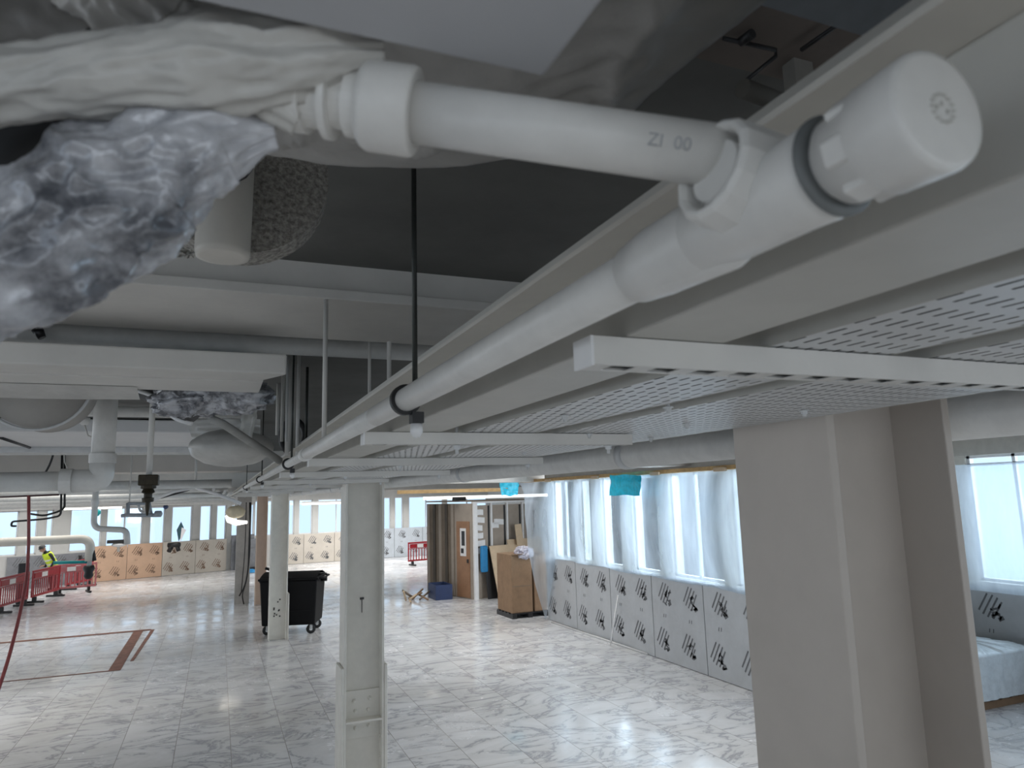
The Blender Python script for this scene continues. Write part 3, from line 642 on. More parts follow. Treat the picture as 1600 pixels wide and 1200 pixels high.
# vertical soil pipe with elbow to the left
D = 3.55; a = at(174, 500, D); b = at(174, 752, D)
t = thing('soil_pipe', (a.x, a.y, b.z), 'thick white soil pipe dropping at left and turning left along the services', 'pipe')
vx, vy = a.x, a.y; eb = b.z
part(MB().tube([(vx, vy, CZ), (vx, vy, eb + .07)], .052, 28), 'drop', pipew, t)
part(MB().tube(fillet([(vx, vy, eb + .10), (vx, vy, eb), (vx - .12, vy, eb)], .09, 8), .055, 28), 'elbow', pipew, t)
part(MB().lathe((vx, vy, eb + .085), (vx, vy, 9), [(0, .053), (0, .060), (.045, .060), (.045, .053)], 28, False), 'socket', pipew, t)
part(MB().tube([(vx - .1, vy, eb), (vx - 3.5, vy, eb)], .046, 28), 'run', pipew, t)
part(MB().lathe((vx - .12, vy, eb), (vx - 1, vy, eb), [(0, .051), (0, .059), (.05, .059), (.05, .051)], 28, False), 'socket', pipew, t)
# round duct end ring
c0 = at(58, 596, 3.0)
t = thing('round_duct', (c0.x, c0.y, c0.z), 'large round grey duct end with a pale rim hanging at the left edge', 'duct')
part(MB().lathe(c0, c0 + V(0, 1, 0), [(0, .001), (0, .195), (.25, .195), (.25, .15)], 56), 'duct_body', mat('duct_grey', (.42, .40, .37), .6, scale=3), t)
m = MB(); m.tube([c0 + V(.205 * math.cos(i * PI / 24), 0, .205 * math.sin(i * PI / 24)) for i in range(49)], .006, 8, cap=False); part(m, 'rim', galv, t)
for sx in (-.1, .1): part(MB().tube([c0 + V(sx, .1, .15), V(c0.x + sx, c0.y + .1, CZ)], .006, 8), 'hanger_rod', galv, t)
# wide duct/panel further back
t = thing('ceiling_duct', (-3, 6.6, H + .55), 'long white flat duct crossing behind the soil pipe', 'duct')
part(MB().box(-9, .2, 6.15, 7.7, H + .55, H + .65), 'duct_body', mat('bright_duct', (.70, .70, .70), .5, scale=2, amt=.03), t, .01)
part(MB().box(-9, .2, 7.71, 7.78, H + .5, H + .6), 'flange_strip', galv, t)
solo(MB().tube([(-9, 8.3, H + .56), (.22, 8.3, H + .56)], .05, 16), 'cross_pipe', pipew, 'white pipe running crosswise right behind the long flat duct', 'pipe')
solo(MB().tube([(-9, 5.2, H + .60), (.22, 5.2, H + .60)], .035, 16), 'cross_pipe', pipew, 'slim white pipe running crosswise in front of the long flat duct', 'pipe')
solo(MB().box(-9, 8, 10.0, 10.6, H + .40, CZ), 'downstand_beam', mat('concrete_cream', (.62, .58, .53), .75, scale=2, amt=.05), 'cream downstand beam across the hall behind the white ducts', 'beam')
solo(MB().box(-12, 10, 16.2, 16.9, H + .30, CZ), 'downstand_beam', beamp, 'grey downstand beam midway down the hall above the black bin', 'beam')
solo(MB().box(-12, 12, 25, 25.6, H + .27, CZ), 'downstand_beam', beamp, 'grey downstand beam far down the hall over the barriers', 'beam')
for i, (y, z, r) in enumerate(((9.2, .22, .05), (12.0, .22, .06), (13.2, .14, .05), (19.5, .12, .07), (21, .06, .06), (28, .02, .07))):
    solo(MB().tube([(-9.5, y, H + z), (.15, y, H + z)], r, 16), 'cross_pipe', pipew, 'white pipe crossing the left half of the hall, %s of the six low ones' % ORD[i], 'pipe', 'low cross pipes at left')
solo(MB().tube([at(-5, 777, 6), at(92, 773, 6)], .008, 8), 'dark_rail', mat('dark_red_steel', (.07, .03, .03), .5, scale=9), 'short dark rail from which the red hose hangs at far left', 'rail')
p0 = at(45, 774, 6)
solo(MB().tube(fillet([p0, at(45, 850, 6), at(42, 905, 5.9), at(30, 965, 5.6), at(12, 1035, 5.2), at(-12, 1105, 4.8), at(-60, 1180, 4.6)], .5, 5), .0125, 10), 'air_hose', redhose, 'dusty red hose hanging down at the left edge of the hall', 'hose')
# thin white drop with double elbow
D = 7.5
pts = [at(146, 690, D), at(146, 826, D), at(198, 828, D), at(199, 850, D)]
pts[0] = V(pts[1].x, pts[1].y, CZ)
t = thing('small_drain_pipe', pts[1], 'slim white pipe that drops at left, steps right and ends in a down-turned elbow', 'pipe')
part(MB().tube(fillet(pts, .09, 6), .03, 16), 'pipe_run', pipew, t)
part(MB().lathe(pts[0] + V(0, 0, -.6), V(pts[1].x, pts[1].y, -9), [(0, .031), (0, .038), (.05, .038), (.05, .031)], 16, False), 'socket', pipew, t)
# cream pipe with valve
D = 9.5
A0, A1 = at(-60, 846, D), at(137, 844, D); A1.y = A0.y = at(60, 845, D).y; A1.z = A0.z = at(60, 845, D).z
t = thing('valved_pipe', A1, 'cream horizontal pipe at left that elbows down to a black valve', 'pipe')
part(MB().tube(fillet([A0, A1, A1 + V(0, 0, -.3)], .16, 8), .058, 20), 'pipe_run', mat('cream_pipe', (.74, .70, .62), .5, scale=6, amt=.05), t)
part(MB().tube([A1 + V(0, 0, -.28), A1 + V(0, 0, -.5)], .03, 14), 'valve_neck', galv, t)
v_ = part(MB().lathe(A1 + V(0, 0, -.36), A1 + V(0, 0, -9), [(0, .03), (.0, .06), (.04, .075), (.09, .05), (.14, .06), (.18, .03)], 12), 'valve', black, t)
part(MB().tube([A1 + V(-.02, 0, -.31), A1 + V(-.42, 0, -.30)], .022, 10), 'valve_lever', teal, v_)
part(MB().tube([A1 + V(.02, 0, -.12), A1 + V(.06, -.02, -.3)], .03, 10), 'hose_tail', black, v_)
# black bracket pipe
D = 8.5
solo(MB().tube(fillet([at(97, 709, D), at(95, 806, D), at(70, 811, D), at(19, 815, D), at(17, 822, D), at(25, 822, D)], .05, 4), .012, 8), 'black_conduit', black, 'thin black stepped conduit in front of the far left windows', 'conduit')
solo(MB().tube(fillet([at(48, 803, D), at(68, 806, D), at(90, 800, D), at(101, 794, D), at(101, 709, D)], .05, 4), .012, 8), 'black_conduit', black, 'short wavy black conduit above the stepped one at far left', 'conduit')
# grey-blue pipe frame
D = 8; t = thing('pipework_loop', at(200, 805, D), 'small blue grey pipe frame hanging below the services left of centre', 'pipe frame')
pm = mat('blue_grey_pipe', (.34, .38, .42), .5, scale=8)
part(MB().tube(fillet([at(200, 786, D), at(200, 805, D), at(190, 806, D)], .04, 4), .02, 12), 'upright', pm, t)
part(MB().tube([at(196, 805, D), at(246, 805, D)], .022, 12), 'lower_rail', pm, t)
part(MB().tube([at(200, 787, D), at(234, 787, D), at(236, 802, D)], .018, 12), 'upper_rail', pm, t)
for x in (202, 232): a = at(x, 787, D); part(MB().tube([a, V(a.x, a.y, CZ)], .008, 8), 'hanger', paint, t)
part(MB().tube(fillet([at(216, 788, D), at(219, 799, D), at(228, 802, D), at(231, 788, D)], .05, 4), .014, 10), 'loop', galv, t)
part(MB().lathe(at(243, 803, D), at(247, 803, D), [(0, .035), (.06, .035), (.07, .02)], 12), 'end_union', pm, t)
# brass fitting
D = 3.0; a = at(233, 742, D)
t = thing('sprinkler_valve', a, 'dark dirty brass valve hanging point-down left of centre', 'valve')
part(MB().box(a.x - .038, a.x + .038, a.y - .035, a.y + .035, a.z - .045, a.z), 'block', brass, t, .004)
part(MB().lathe(a + V(0, 0, -.045), a + V(0, 0, -1), [(0, .03), (.012, .03), (.014, .02), (.028, .026), (.034, .016), (.05, .016), (.052, .024), (.068, .022), (.07, .01), (.1, .008), (.125, .004)], 12, False), 'stem', brass, t)
part(MB().tube([a, V(a.x, a.y, CZ)], .012, 12), 'drop_rod', paint, t)
# white V-shaped struts, small diagonals
D = 9
solo(MB().tube([at(236, 783, D), at(272, 768, D), at(306, 762, D)], .022, 8), 'diagonal_strut', whitep, 'left rising white diagonal strut right of the brass valve', 'strut')
solo(MB().tube([at(306, 762, D), at(340, 772, D), at(376, 787, D)], .022, 8), 'diagonal_strut', whitep, 'falling white diagonal strut leading to the pipe run', 'strut')
solo(MB().tube([at(248, 779, D), at(300, 764, D)], .012, 8), 'diagonal_strut', black, 'thin black strut just under the rising white strut', 'strut')
solo(MB().tube([at(306, 700, D), at(306, 762, D)], .015, 8), 'suspension_rod', paint, 'white rod holding the peak of the white diagonal struts', 'rod')
# diagonal waste pipe joining main run
solo(MB().tube([at(331, 655, 2.75), at(348, 662, 2.76), at(437, 720, 3.05)], .016, 20), 'diagonal_pipe', mat('grey_pipe', (.36, .36, .34), .5, scale=8), 'grey diagonal waste pipe running down from the bag to the main pipe', 'pipe')
# cluster of vertical pipes
for i, (x, w, y1, dd, m) in enumerate(((440, .008, 690, 3.6, paint), (450, .016, 712, 3.35, paint), (459, .011, 700, 3.4, paint), (464, .008, 716, 3.2, pipew), (478, .007, 700, 3.5, rodm), (447, .006, 690, 3.2, galv), (433, .01, 680, 4.0, paint))):
    b = at(x, y1, dd)
    solo(MB().tube([(b.x, b.y, CZ), b], w, 12), 'riser_pipe', m, 'vertical riser left of the waste pipe, %s' % ['second from its left edge', 'thick and white at its middle', 'slim and right of the thick one', 'slim white with its foot lowest', 'dark steel at its right edge', 'thin and bright just left of the thick one', 'pale and leftmost'][i], 'riser', 'riser cluster by the waste pipe')
t = thing('valve_wheel', at(458, 680, 3.7), 'round black valve coil behind the riser cluster', 'valve')
c0 = at(458, 682, 3.8); m = MB(); m.tube([c0 + V(.06 * math.cos(i * PI / 12), 0, .09 * math.sin(i * PI / 12)) for i in range(25)], .016, 8, cap=False); part(m, 'coil', black, t)
for i, (x, y1, w, dd) in enumerate(((545, 668, .0065, None), (577, 640, .006, 2.6), (608, 610, .008, 2.5))):
    b = at(x, y1, dd) if dd else V(PX - .002, 1.96, PZ + .016)
    solo(MB().tube([(b.x, b.y, CZ if dd else H + .551), b], w, 12), 'suspension_rod', paint, 'white rod between beam and pipe run, %s of three' % ['leftmost', 'middle', 'rightmost'][i], 'rod', 'three white rods')
# cream cross services to the right of the cluster, lower pipes beneath trays
for i, (x, z, r) in enumerate(((.15, .11, .02), (.08, .13, .016), (-.05, .16, .02))):
    solo(MB().tube([(x, 9.5, H + z), (x, 24, H + z)], r, 12), 'service_pipe', pipew, 'white service pipe left of the main waste pipe, %s' % ['right one of three', 'middle of three', 'left one of three'][i], 'pipe', 'service pipes left of the waste pipe')
# crumpled plastic bag around a valve, hanging below flat duct
def blob(c, rx, ry, rz, amp, seed, nu=40, nv=28):
    def f(u, v):
        th = u * 2 * PI; ph = v * PI; d = V(math.cos(th) * math.sin(ph), math.sin(th) * math.sin(ph), math.cos(ph))
        q = V(d.x * 1.8 + seed, d.y * 1.8, d.z * 1.8); w = (1 - abs(noise.noise(q)) * 2.5) * .6 + (1 - abs(noise.noise(q * 2.6)) * 2.5) * .4
        return c + V(d.x * rx, d.y * ry, d.z * rz) * (1 + amp * w)
    return f
t = thing('bagged_valve', at(300, 630, 2.8), 'crumpled clear plastic bag bunched around dark pipe insulation under the flat duct end', 'bag')
part(MB().tube([at(225, 612, 2.85), at(262, 622, 2.8), at(290, 640, 2.75), at(300, 655, 2.74)], [.03, .05, .05, .03], 16), 'dark_insulation', mat('charcoal_foam', (.09, .09, .09), .7, scale=12, bump=.3), t)
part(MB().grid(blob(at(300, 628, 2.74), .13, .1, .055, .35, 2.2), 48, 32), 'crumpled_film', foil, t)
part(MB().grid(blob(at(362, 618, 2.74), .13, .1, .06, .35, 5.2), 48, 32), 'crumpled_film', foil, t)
part(MB().tube(fillet([at(192, 603, 2.8), at(245, 620, 2.75), at(272, 655, 2.72), at(300, 662, 2.72)], .1, 5), .008, 8), 'white_cord', whitep, t)
c0 = at(360, 700, 3.15)
t = thing('bagged_light', c0, 'big milky plastic bag tied over a ceiling unit, bulging below it', 'bag')
part(MB().grid(lambda u, v: at(292 + u * 115 + 10 * v * (1 - u), 655 + v * 40, 3.3) + V(0, .03 * noise.noise(V(u * 5, v * 5, 1)), 0), 24, 10), 'upper_film', bagm, t)
part(MB().grid(blob(at(362, 700, 3.3), .18, .16, .085, .05, 1.0), 40, 24), 'bulging_film', whitewrap, t)
part(MB().grid(lambda u, v: at(386 + u * 22 - 14 * v + 4 * noise.noise(V(u * 4, v * 6, 3)), 610 + v * 75, 3.1) + V(0, .05 * math.sin(u * 6), 0), 14, 30), 'side_film', bagm, t)
# sundries overhead at left
solo(MB().tube(fillet([at(86, 698, 7.1), at(80, 722, 7.1), at(68, 744, 7.1)], .1, 4), .010, 8), 'cable_tail', black, 'short curved black cable tail above the soil pipe run at left', 'cable')
solo(MB().tube([at(100, 698, 7.1), at(101, 722, 7.1), at(112, 745, 7.1)], .007, 8), 'cable_tail', trayside, 'thin grey cable tail beside the black one at left', 'cable')
solo(MB().tube([on_z(2, 684, H + .545), on_z(46, 699, H + .545)], .014, 8), 'cable_tail', black, 'dark slanting bar on the white duct at the left edge', 'bar')
a = at(132, 664, 4)
t = thing('ceiling_sensor', a, 'small pale fitting with a thin arm left of the soil pipe', 'sensor')
part(MB().lathe(a, a + V(0, 0, 1), [(0, .015), (.01, .025), (.04, .028), (.05, .01)], 16), 'housing', pipew, t); part(MB().tube([a + V(0, 0, .04), V(a.x, a.y, CZ)], .005, 8), 'rod', paint, t)
part(MB().tube([a, a + V(.02, 0, -.06), a + V(.12, 0, -.1)], .005, 8), 'arm', paint, t)
solo(MB().tube([at(58, 514, 2.3), at(66, 528, 2.3)], [.018, .012], 12), 'cut_pipe_end', blackp, 'short black and white cut pipe end above the flat duct at far left', 'pipe end')
for i, (x, y, w) in enumerate(((150, 801, 12), (259, 792, 7))):
    D = (26.7, 28.9)[i]; c0 = at(x, y, D); s_ = w * D / 1106 / 2
    solo(MB().grid(blob(c0, s_, .1, s_ * .9, .2, i + 3.), 16, 10), 'teal_wrap', teal if i == 0 else navy, ['teal plastic wrapped bundle high on the far left windows', 'dark blue wrapped bundle high on the far left windows'][i], 'wrap')
D = 28.6
solo(MB().prism([at(283, 815, D), at(287, 824, D), at(285, 836, D), at(279, 846, D), at(276, 828, D)], (0, .05, 0)), 'dark_scrap', mat('dark_teal', (.03, .09, .11), .6), 'dark diamond-shaped scrap hanging in front of the far window', 'scrap')
solo(MB().prism([at(284, 824, D - .2), at(291, 828, D - .2), at(286, 838, D - .2), at(281, 848, D - .2)], (0, .03, 0)), 'paper_scrap', whitep, 'white pointed scrap beside the dark diamond on the far window', 'scrap')
t = thing('wall_clamp', at(272, 855, D), 'black forked clamp on top of the peach boards at the far wall', 'clamp')
part(MB().tube([at(263, 852, D), at(281, 851, D)], .1, 8), 'bar', black, t); part(MB().tube([at(268, 853, D), at(264, 862, D)], .09, 8), 'leg', black, t); part(MB().tube([at(277, 853, D), at(279, 861, D)], .08, 8), 'leg', black, t)
D = 27.3
t = thing('site_lamp', at(185, 850, D), 'small dark site lamp on a stalk over the peach boards', 'lamp')
part(MB().box(-.35, .35, -.15, .15, -.06, .06, Matrix.Translation(at(184, 846, D))), 'head', black, t); part(MB().tube([at(185, 847, D), at(185, 862, D)], .05, 8), 'stalk', trayside, t)
part(MB().grid(blob(at(186, 851, D), .25, .15, .09, .1, 2), 12, 8), 'shade', galv, t)
# lit lamp under a cowl near the far columns
D = 20
t = thing('hanging_lamp', at(368, 805, D), 'lit white lamp under a cream cowl, hanging beside the far pinkish column', 'lamp')
part(MB().grid(blob(at(368, 800, D), .25, .2, .17, .1, 4), 20, 12), 'cowl', mat('cream_cowl', (.65, .58, .42), .6, scale=5), t)
part(MB().tube([at(354, 805, D), at(358, 812, D), at(370, 817, D), at(386, 816, D)], [.05, .09, .08, .04], 12), 'bulb', bulbm, t)
part(MB().tube([at(368, 793, D), V(at(368, 793, D).x, at(368, 793, D).y, CZ)], .02, 8), 'drop_rod', paint, t)
# black cables on the far column
for i, (pp, r) in enumerate((([(392, 785), (389, 850), (388, 890), (383, 915), (374, 931)], .02), ([(390, 785), (391, 860), (386, 905), (378, 930), (381, 944)], .016), ([(385, 785), (383, 860), (377, 925)], .012))):
    solo(MB().tube(fillet([at(x, y, 20.6) for x, y in pp], .6, 4), r, 8), 'hanging_cable', black, 'black cable hanging to the floor beside the pinkish column, %s' % ['thickest of three', 'the one bending at its foot', 'thinnest and leftmost of three'][i], 'cable', 'cables at the far column')
# shapes at far left of third column
solo(MB().box(.55, .95, 22.9, 23.2, 0, PT), 'boxed_column', mat('boxed_grey', (.45, .44, .42), .7, scale=3), 'grey boxed column just left of the pinkish one, behind the hanging cables', 'column')
# far ceiling lamps (lit strips seen far off)
for i, (px0, px1, y, yy) in enumerate(((472, 545, 789, 30), (28, 40, 788, 25), (100, 190, 797, 29))):
    a, b = on_y(px0, y, yy), on_y(px1, y, yy)
    t = thing('lit_strip', (a + b) / 2, ['long lit strip light behind the middle column at the far end', 'small lit strip light at far left under the services', 'long lit strip light over the far left windows'][i], 'strip light')
    part(MB().box(a.x, b.x, yy - .08, yy + .08, a.z, a.z + .07), 'tube', bulbm, t); part(MB().box(a.x, b.x, yy - .1, yy + .1, a.z + .071, a.z + .13), 'housing', whitep, t)
    for x in (a.x + .1, b.x - .1): part(MB().tube([(x, yy, a.z + .13), (x, yy, CZ)], .01, 6), 'hanger', paint, t)

# ================================================================== SHEETING ON THE RIGHT WINDOWS
def sh(u, v):
    yt = 8.2 + u * 9.1; yb = 8.2 + u * 7.65
    zb_ = 1.40 + .10 * noise.noise(V(u * 5, 0, 1)) + .05 * u
    if u > .92: zb_ = zb_ * (1 - ((u - .92) / .08)) ** 1.2 + .01
    z = 3.24 + (zb_ - 3.24) * v; y = yt + (yb - yt) * (v ** .5)
    fold = .10 * math.sin(PI * v) * (1 + .2 * math.sin(u * 19 + v * 1.5)) + .006 * math.sin(u * 60 + 3 * noise.noise(V(u * 6, v * 3, 0))) * (1 - v * .6)
    w = .012 * (1 - abs(noise.noise(V(u * 20, v * 4, 7))) * 3)
    swoop = .14 * max(0, (u - .7) / .3) ** 2 * math.sin(PI * (v * .8 + .1))
    return V(7.33 - fold - w - swoop, y, z)
t = thing('window_sheeting', (7.25, 12, 1.4), 'long clear polythene sheet billowing over the right hand windows down to the boards', 'plastic sheet')
part(MB().grid(sh, 220, 40), 'polythene', sheetm, t)
part(MB().box(7.24, 7.38, 8.3, 17.0, 3.245, 3.31), 'batten', wood, t)
for i, y in enumerate((8.9, 10.7, 12.9, 15.2)): part(MB().box(7.20, 7.24, y, y + .28, 3.22, 3.28), 'tape_patch', cardl, t)
def tarp(px0, px1, py0, py1, x, label):
    return solo(MB().grid(lambda u, v: on_x(px0 + (px1 - px0) * u + 1.2 * math.sin(v * 5), py0 + (py1 - py0) * v + .8 * math.sin(u * 9), x) + V(.03 * noise.noise(V(u * 4, v * 4, 2)), 0, 0), 16, 12), 'blue_film', cyan, label, 'film')
tarp(953, 1001, 742, 774, 7.05, 'bright cyan square of film taped high on the polythene sheet')
P = on_y(780, 752, 17.74); Q = on_y(812, 774, 17.74)
solo(MB().grid(lambda u, v: V(P.x + (Q.x - P.x) * (u * (1 - .2 * v) + .1 * v), 17.74 + .04 * noise.noise(V(u * 5, v * 5, 0)), P.z + (Q.z - P.z) * v + .02 * math.sin(u * 9)), 12, 10), 'blue_film', cyan, 'bright cyan film hanging at the end of the yellow batten, over the hut', 'film')
P = on_y(622, 770, 17.8); Q = on_y(795, 766, 17.8)
solo(MB().box(P.x, Q.x, 17.75, 17.9, P.z - .03, P.z + .06), 'timber_beam', wood, 'long yellow brown timber hanging under the services over the hut', 'timber')
P = on_y(662, 779, 22); Q = on_y(850, 775, 22)
t = thing('lit_strip', (P + Q) / 2, 'long glowing white bar above the brown hut, in place of far window light', 'strip light')
part(MB().box(P.x, Q.x + .6, 21.9, 22.05, P.z - .04, P.z + .05), 'tube', bulbm, t)  # glowing bar added in place of the bright far windows
# sheeting at the side window
t = thing('window_sheeting', (10.6, 6, 1.3), 'clear polythene sheet over the side window right of the big column', 'plastic sheet')
part(MB().grid(lambda u, v: V(10.72 - .1 * math.sin(PI * v) * (1 + .5 * math.sin(u * 40)) - .02 * noise.noise(V(u * 30, v * 5, 2)), -2.5 + 10.6 * u, 3.22 - 1.9 * v), 120, 24), 'polythene', sheetm, t)
# narrow pole against the boards and debris strips
solo(MB().tube([on_z(972, 1004, .02) * 1 + V(-.32, -.1, 0), on_x(966, 930, 7.30)], .016, 8), 'leaning_batten', whitep, 'thin white batten leaning on the silver boards under the sheet', 'batten')
a = on_z(862, 972, .015); b = on_z(1012, 1022, .015)
solo(MB().tube([a, b], .02, 6), 'floor_trim', galv, 'long thin white trim lying on the floor along the silver boards', 'trim')

# ================================================================== HUT, BOARDS, CARTONS
ang = math.atan2(.69, 2.34)
HM = Matrix.Translation((6.9, 19.9, 0)) @ Matrix.Rotation(ang, 4, 'Z')
t = thing('site_hut', (6.9, 19.9, 0), 'brown plywood and stud site hut with a door, standing past the sheeted windows', 'hut')
hz = 2.72
part(MB().box(0, .03, .9, 2.5, 0, hz, HM), 'side_panel', hutbrown, t)
for i in range(5): part(MB().box(-.035, -.001, .95 + i * .34, 1.08 + i * .34, .02, hz - .02, HM), 'side_batten', mat('dark_batten', (.09, .075, .06), .7, scale=5) if i % 2 else hutgrey, t)
part(MB().box(-.02, .03, 0, .9, 0, hz, HM), 'door_frame', hutgrey, t)
dr = part(MB().box(-.045, -.021, .12, .78, .03, 2.2, HM), 'door', doorw, t)
part(MB().box(-.052, -.046, .28, .58, 1.2, 2.0, HM), 'poster', whitep, dr)
part(MB().box(-.056, -.0525, .34, .50, 1.5, 1.92, HM).box(-.056, -.0525, .40, .54, 1.28, 1.42, HM), 'poster_print', blackp, dr)
part(MB().box(-.08, -.0455, .16, .22, 1.02, 1.12, HM), 'door_handle', blackp, dr)
for i, x in enumerate((.0, .62, 1.22, 1.82, 2.35)): part(MB().box(x, x + (.13 if i == 0 else .055), -.07, -.005, 0, hz, HM), 'stud', whitep, t)
for i, (a, b) in enumerate(((.0, .62), (.62, 1.22), (1.22, 1.82), (1.82, 2.4))):
    p_ = part(MB().box(a, b, .0, .02, 0, hz - .06, HM), 'panel', hutgrey, t)
    part(MB().box(b - .07, b - .005, -.0045, -.0005, .02, hz - .08, HM), 'dark_gap', black, p_)
    if i < 2:
        for j in range(6 if i == 0 else 2):
            cx, cz = (a + .25, 2.45 - j * .22) if i == 0 else (a + .2 + j * .15, 2.05 + j * .1)
            part(MB().grid(lambda u, v: HM @ V(cx + (u - .5) * (.28 + .1 * math.sin(j * 2)), -.003, cz + (v - .5) * .16 + .012 * math.sin(u * 3 + j)), 6, 3), 'plaster_smear', whitep, p_)
part(MB().box(-.02, 2.42, -.075, .03, hz, hz + .05, HM), 'top_rail', whitep, t)
part(MB().box(-.03, 2.45, -.09, 2.5, hz + .051, hz + .09, HM), 'roof', hutbrown, t)
part(MB().box(-.2, .2, .6, .75, hz + .09, hz + .2, HM), 'roof_clutter', black, t)
def leanboard(A, B, h, lean, th, m, name, label, cat):
    A, B = Vector(A), Vector(B); u = (B - A).normalized(); n = V(-u.y, u.x, 0)
    return solo(MB().prism([A, B, B + n * lean + V(0, 0, h), A + n * lean + V(0, 0, h)], n * th), name, m, label, cat)
a = HM @ V(.45, -.62, 0); b = HM @ V(1.4, -.62, 0)
leanboard(a, b, 1.48, .42, .03, cardl, 'leaning_panel', 'large cream board leaning on the hut, left of the brown cartons', 'board')
a = HM @ V(1.15, -.5, 0); b = HM @ V(2.5, -.5, 0)
leanboard(a, b, 1.62, .36, .03, cardl, 'leaning_panel', 'wide cream board leaning behind the brown cartons', 'board')
a = HM @ V(.3, -.3, 0); b = HM @ V(.8, -.3, 0)
leanboard(a, b, 1.4, .18, .03, blackp, 'leaning_panel', 'black panel put in as gap shade at the hut corner behind the cream board', 'board')  # black panel stands in for the shade of a dark gap
solo(MB().box(.16, .38, -.22, -.1, .75, 1.5, HM), 'blue_bag', bluep, 'bright blue bag hung on the white stud at the hut corner', 'bag', None, .04)
a = HM @ V(1.40, -.32, 1.45)
solo(MB().prism([a, a + V(.24, .05, 0), a + V(.18, .1, .62), a + V(-.05, .05, .6)], (0, .03, 0)), 'plywood_offcut', cardl, 'narrow upright plywood offcut standing above the cream boards', 'offcut')
# pallet with two cartons
PM = Matrix.Translation((6.62, 16.3, 0)) @ Matrix.Rotation(.04, 4, 'Z')
t = thing('pallet', (7.05, 16.8, 0), 'dark pallet on the floor carrying two tall brown cartons', 'pallet')
for x in (.0, .42, .84): part(MB().box(x, x + .12, 0, .95, .0, .1, PM), 'bearer', blackp, t)
for i in range(5): part(MB().box(0, .96, i * .2, i * .2 + .12, .101, .125, PM), 'deck_slat', blackp, t)
def carton(x0, x1, y0, y1, z0, z1, label):
    t = thing('cardboard_carton', PM @ V((x0 + x1) / 2, (y0 + y1) / 2, z0), label, 'carton', 'brown cartons on the pallet')
    part(MB().box(x0, x1, y0, y1, z0, z1, PM), 'box_body', card, t, .01)
    part(MB().box(x0 + .02, x1 - .02, y0 - .08, y0 + .04, z1, z1 + .012, PM), 'top_flap', card, t)
    part(MB().box(x0 + .02, x1 - .02, y0 - .004, y0 - .001, z0 + (z1 - z0) * .45, z0 + (z1 - z0) * .45 + .012, PM), 'crease', hutbrown, t)
carton(.01, .56, .02, .9, .126, 1.5, 'tall brown cardboard carton on the left of the pallet')
carton(.62, .95, .03, .9, .126, 1.52, 'narrower brown cardboard carton on the right of the pallet')
c0 = PM @ V(.40, .12, 1.52)
solo(MB().grid(blob(c0, .20, .16, .13, .5, 8.1), 30, 20, False), 'crumpled_paper', mat('white_paper', (.72, .70, .75), .6, scale=18, col2=(.25, .22, .3)), 'crumpled white printed packaging heaped on top of the left carton', 'paper')
# crate and rubbish by the hut side
cm = HM @ V(-.5, 1.0, 0)
t = thing('navy_crate', cm, 'navy blue crate on the floor against the hut side', 'crate')
part(MB().box(-.25, .25, -.4, .4, 0, .06, Matrix.Translation(cm)), 'base', navy, t)
for a_ in ((-.25, -.22, -.4, .4), (.22, .25, -.4, .4), (-.22, .22, -.4, -.37), (-.22, .22, .37, .4)): part(MB().box(*a_, .061, .42, Matrix.Translation(cm)), 'side', navy, t)
for i in range(9):
    c0 = HM @ V(-1.3 + random.uniform(-.3, .3), 1.2 + random.uniform(-.4, .5), 0)
    L = random.uniform(.25, .6); a_ = random.uniform(0, 6.3); tl = random.uniform(.05, .35)
    solo(MB().tube([c0 + V(0, 0, .03), c0 + V(math.cos(a_) * L, math.sin(a_) * L, .03 + tl)], .028, 6), 'timber_scrap', random.choice([card, hutbrown, cardl]), 'timber scrap in the heap by the navy crate, %s' % ['lying flattest', 'pointing up at the hut', 'longest one', 'nearest the camera', 'at the back of the heap', 'leaning on the crate', 'shortest one', 'under the others', 'farthest from the crate'][i], 'scrap', 'timber scraps by the crate')

# ================================================================== BARRIERS
def barrier(M, L, label, lying=False, m=red):
    o = M @ V(L / 2, 0, 0)
    t = thing('safety_barrier', o, label, 'barrier', None)
    fr = MB(); fr.box(0, L, -.02, .02, .93, 1.0, M); fr.box(0, L, -.02, .02, .18, .25, M); fr.box(0, .05, -.02, .02, .25, .93, M); fr.box(L - .05, L, -.02, .02, .25, .93, M)
    fr.box(.05, L - .05, -.015, .015, .70, .73, M)
    part(fr, 'frame', m, t, .006)
    n = int(L / .13)
    for i in range(1, n):
        x = i * L / n; part(MB().box(x - .018, x + .018, -.01, .01, .25, .70, M), 'bar', m, t)
    part(MB().box(.10, L - .10, -.024, .024, .745, .915, M), 'reflective_board', m, t)
    part(MB().box(L * .3, L * .5, -.027, -.0245, .76, .90, M), 'reflective_strip', whitep, t)
    for x in (.18, L - .26):
        part(MB().box(x, x + .08, -.28, .28, 0, .06, M).box(x, x + .08, -.06, .06, .06, .18, M), 'foot', black, t, .01)
    return t
def M2(x, y, a): return Matrix.Translation((x, y, 0)) @ Matrix.Rotation(a, 4, 'Z')
barrier(M2(-5.62, 24.6, 1.40), 1.9, 'red plastic safety barrier nearest the camera at the left edge')
barrier(M2(-5.25, 26.7, 1.35), 1.9, 'red plastic safety barrier behind the black post, second of the row')
barrier(M2(-5.05, 28.7, .35), 1.3, 'red barrier turned face-on in the row, with a cloth over its top', m=mat('faded_red_plastic', (.50, .16, .17), .5, scale=9))
barrier(M2(-4.9, 30.0, 1.2), 1.7, 'red plastic safety barrier at the far end of the row beside the peach boards')
P = on_z(33, 944, 0)
solo(MB().box(P.x - .14, P.x + .14, P.y - .1, P.y + .1, 0, 1.25), 'black_post', blackp, 'black plastic post standing between the first two red barriers', 'post', None, .04)
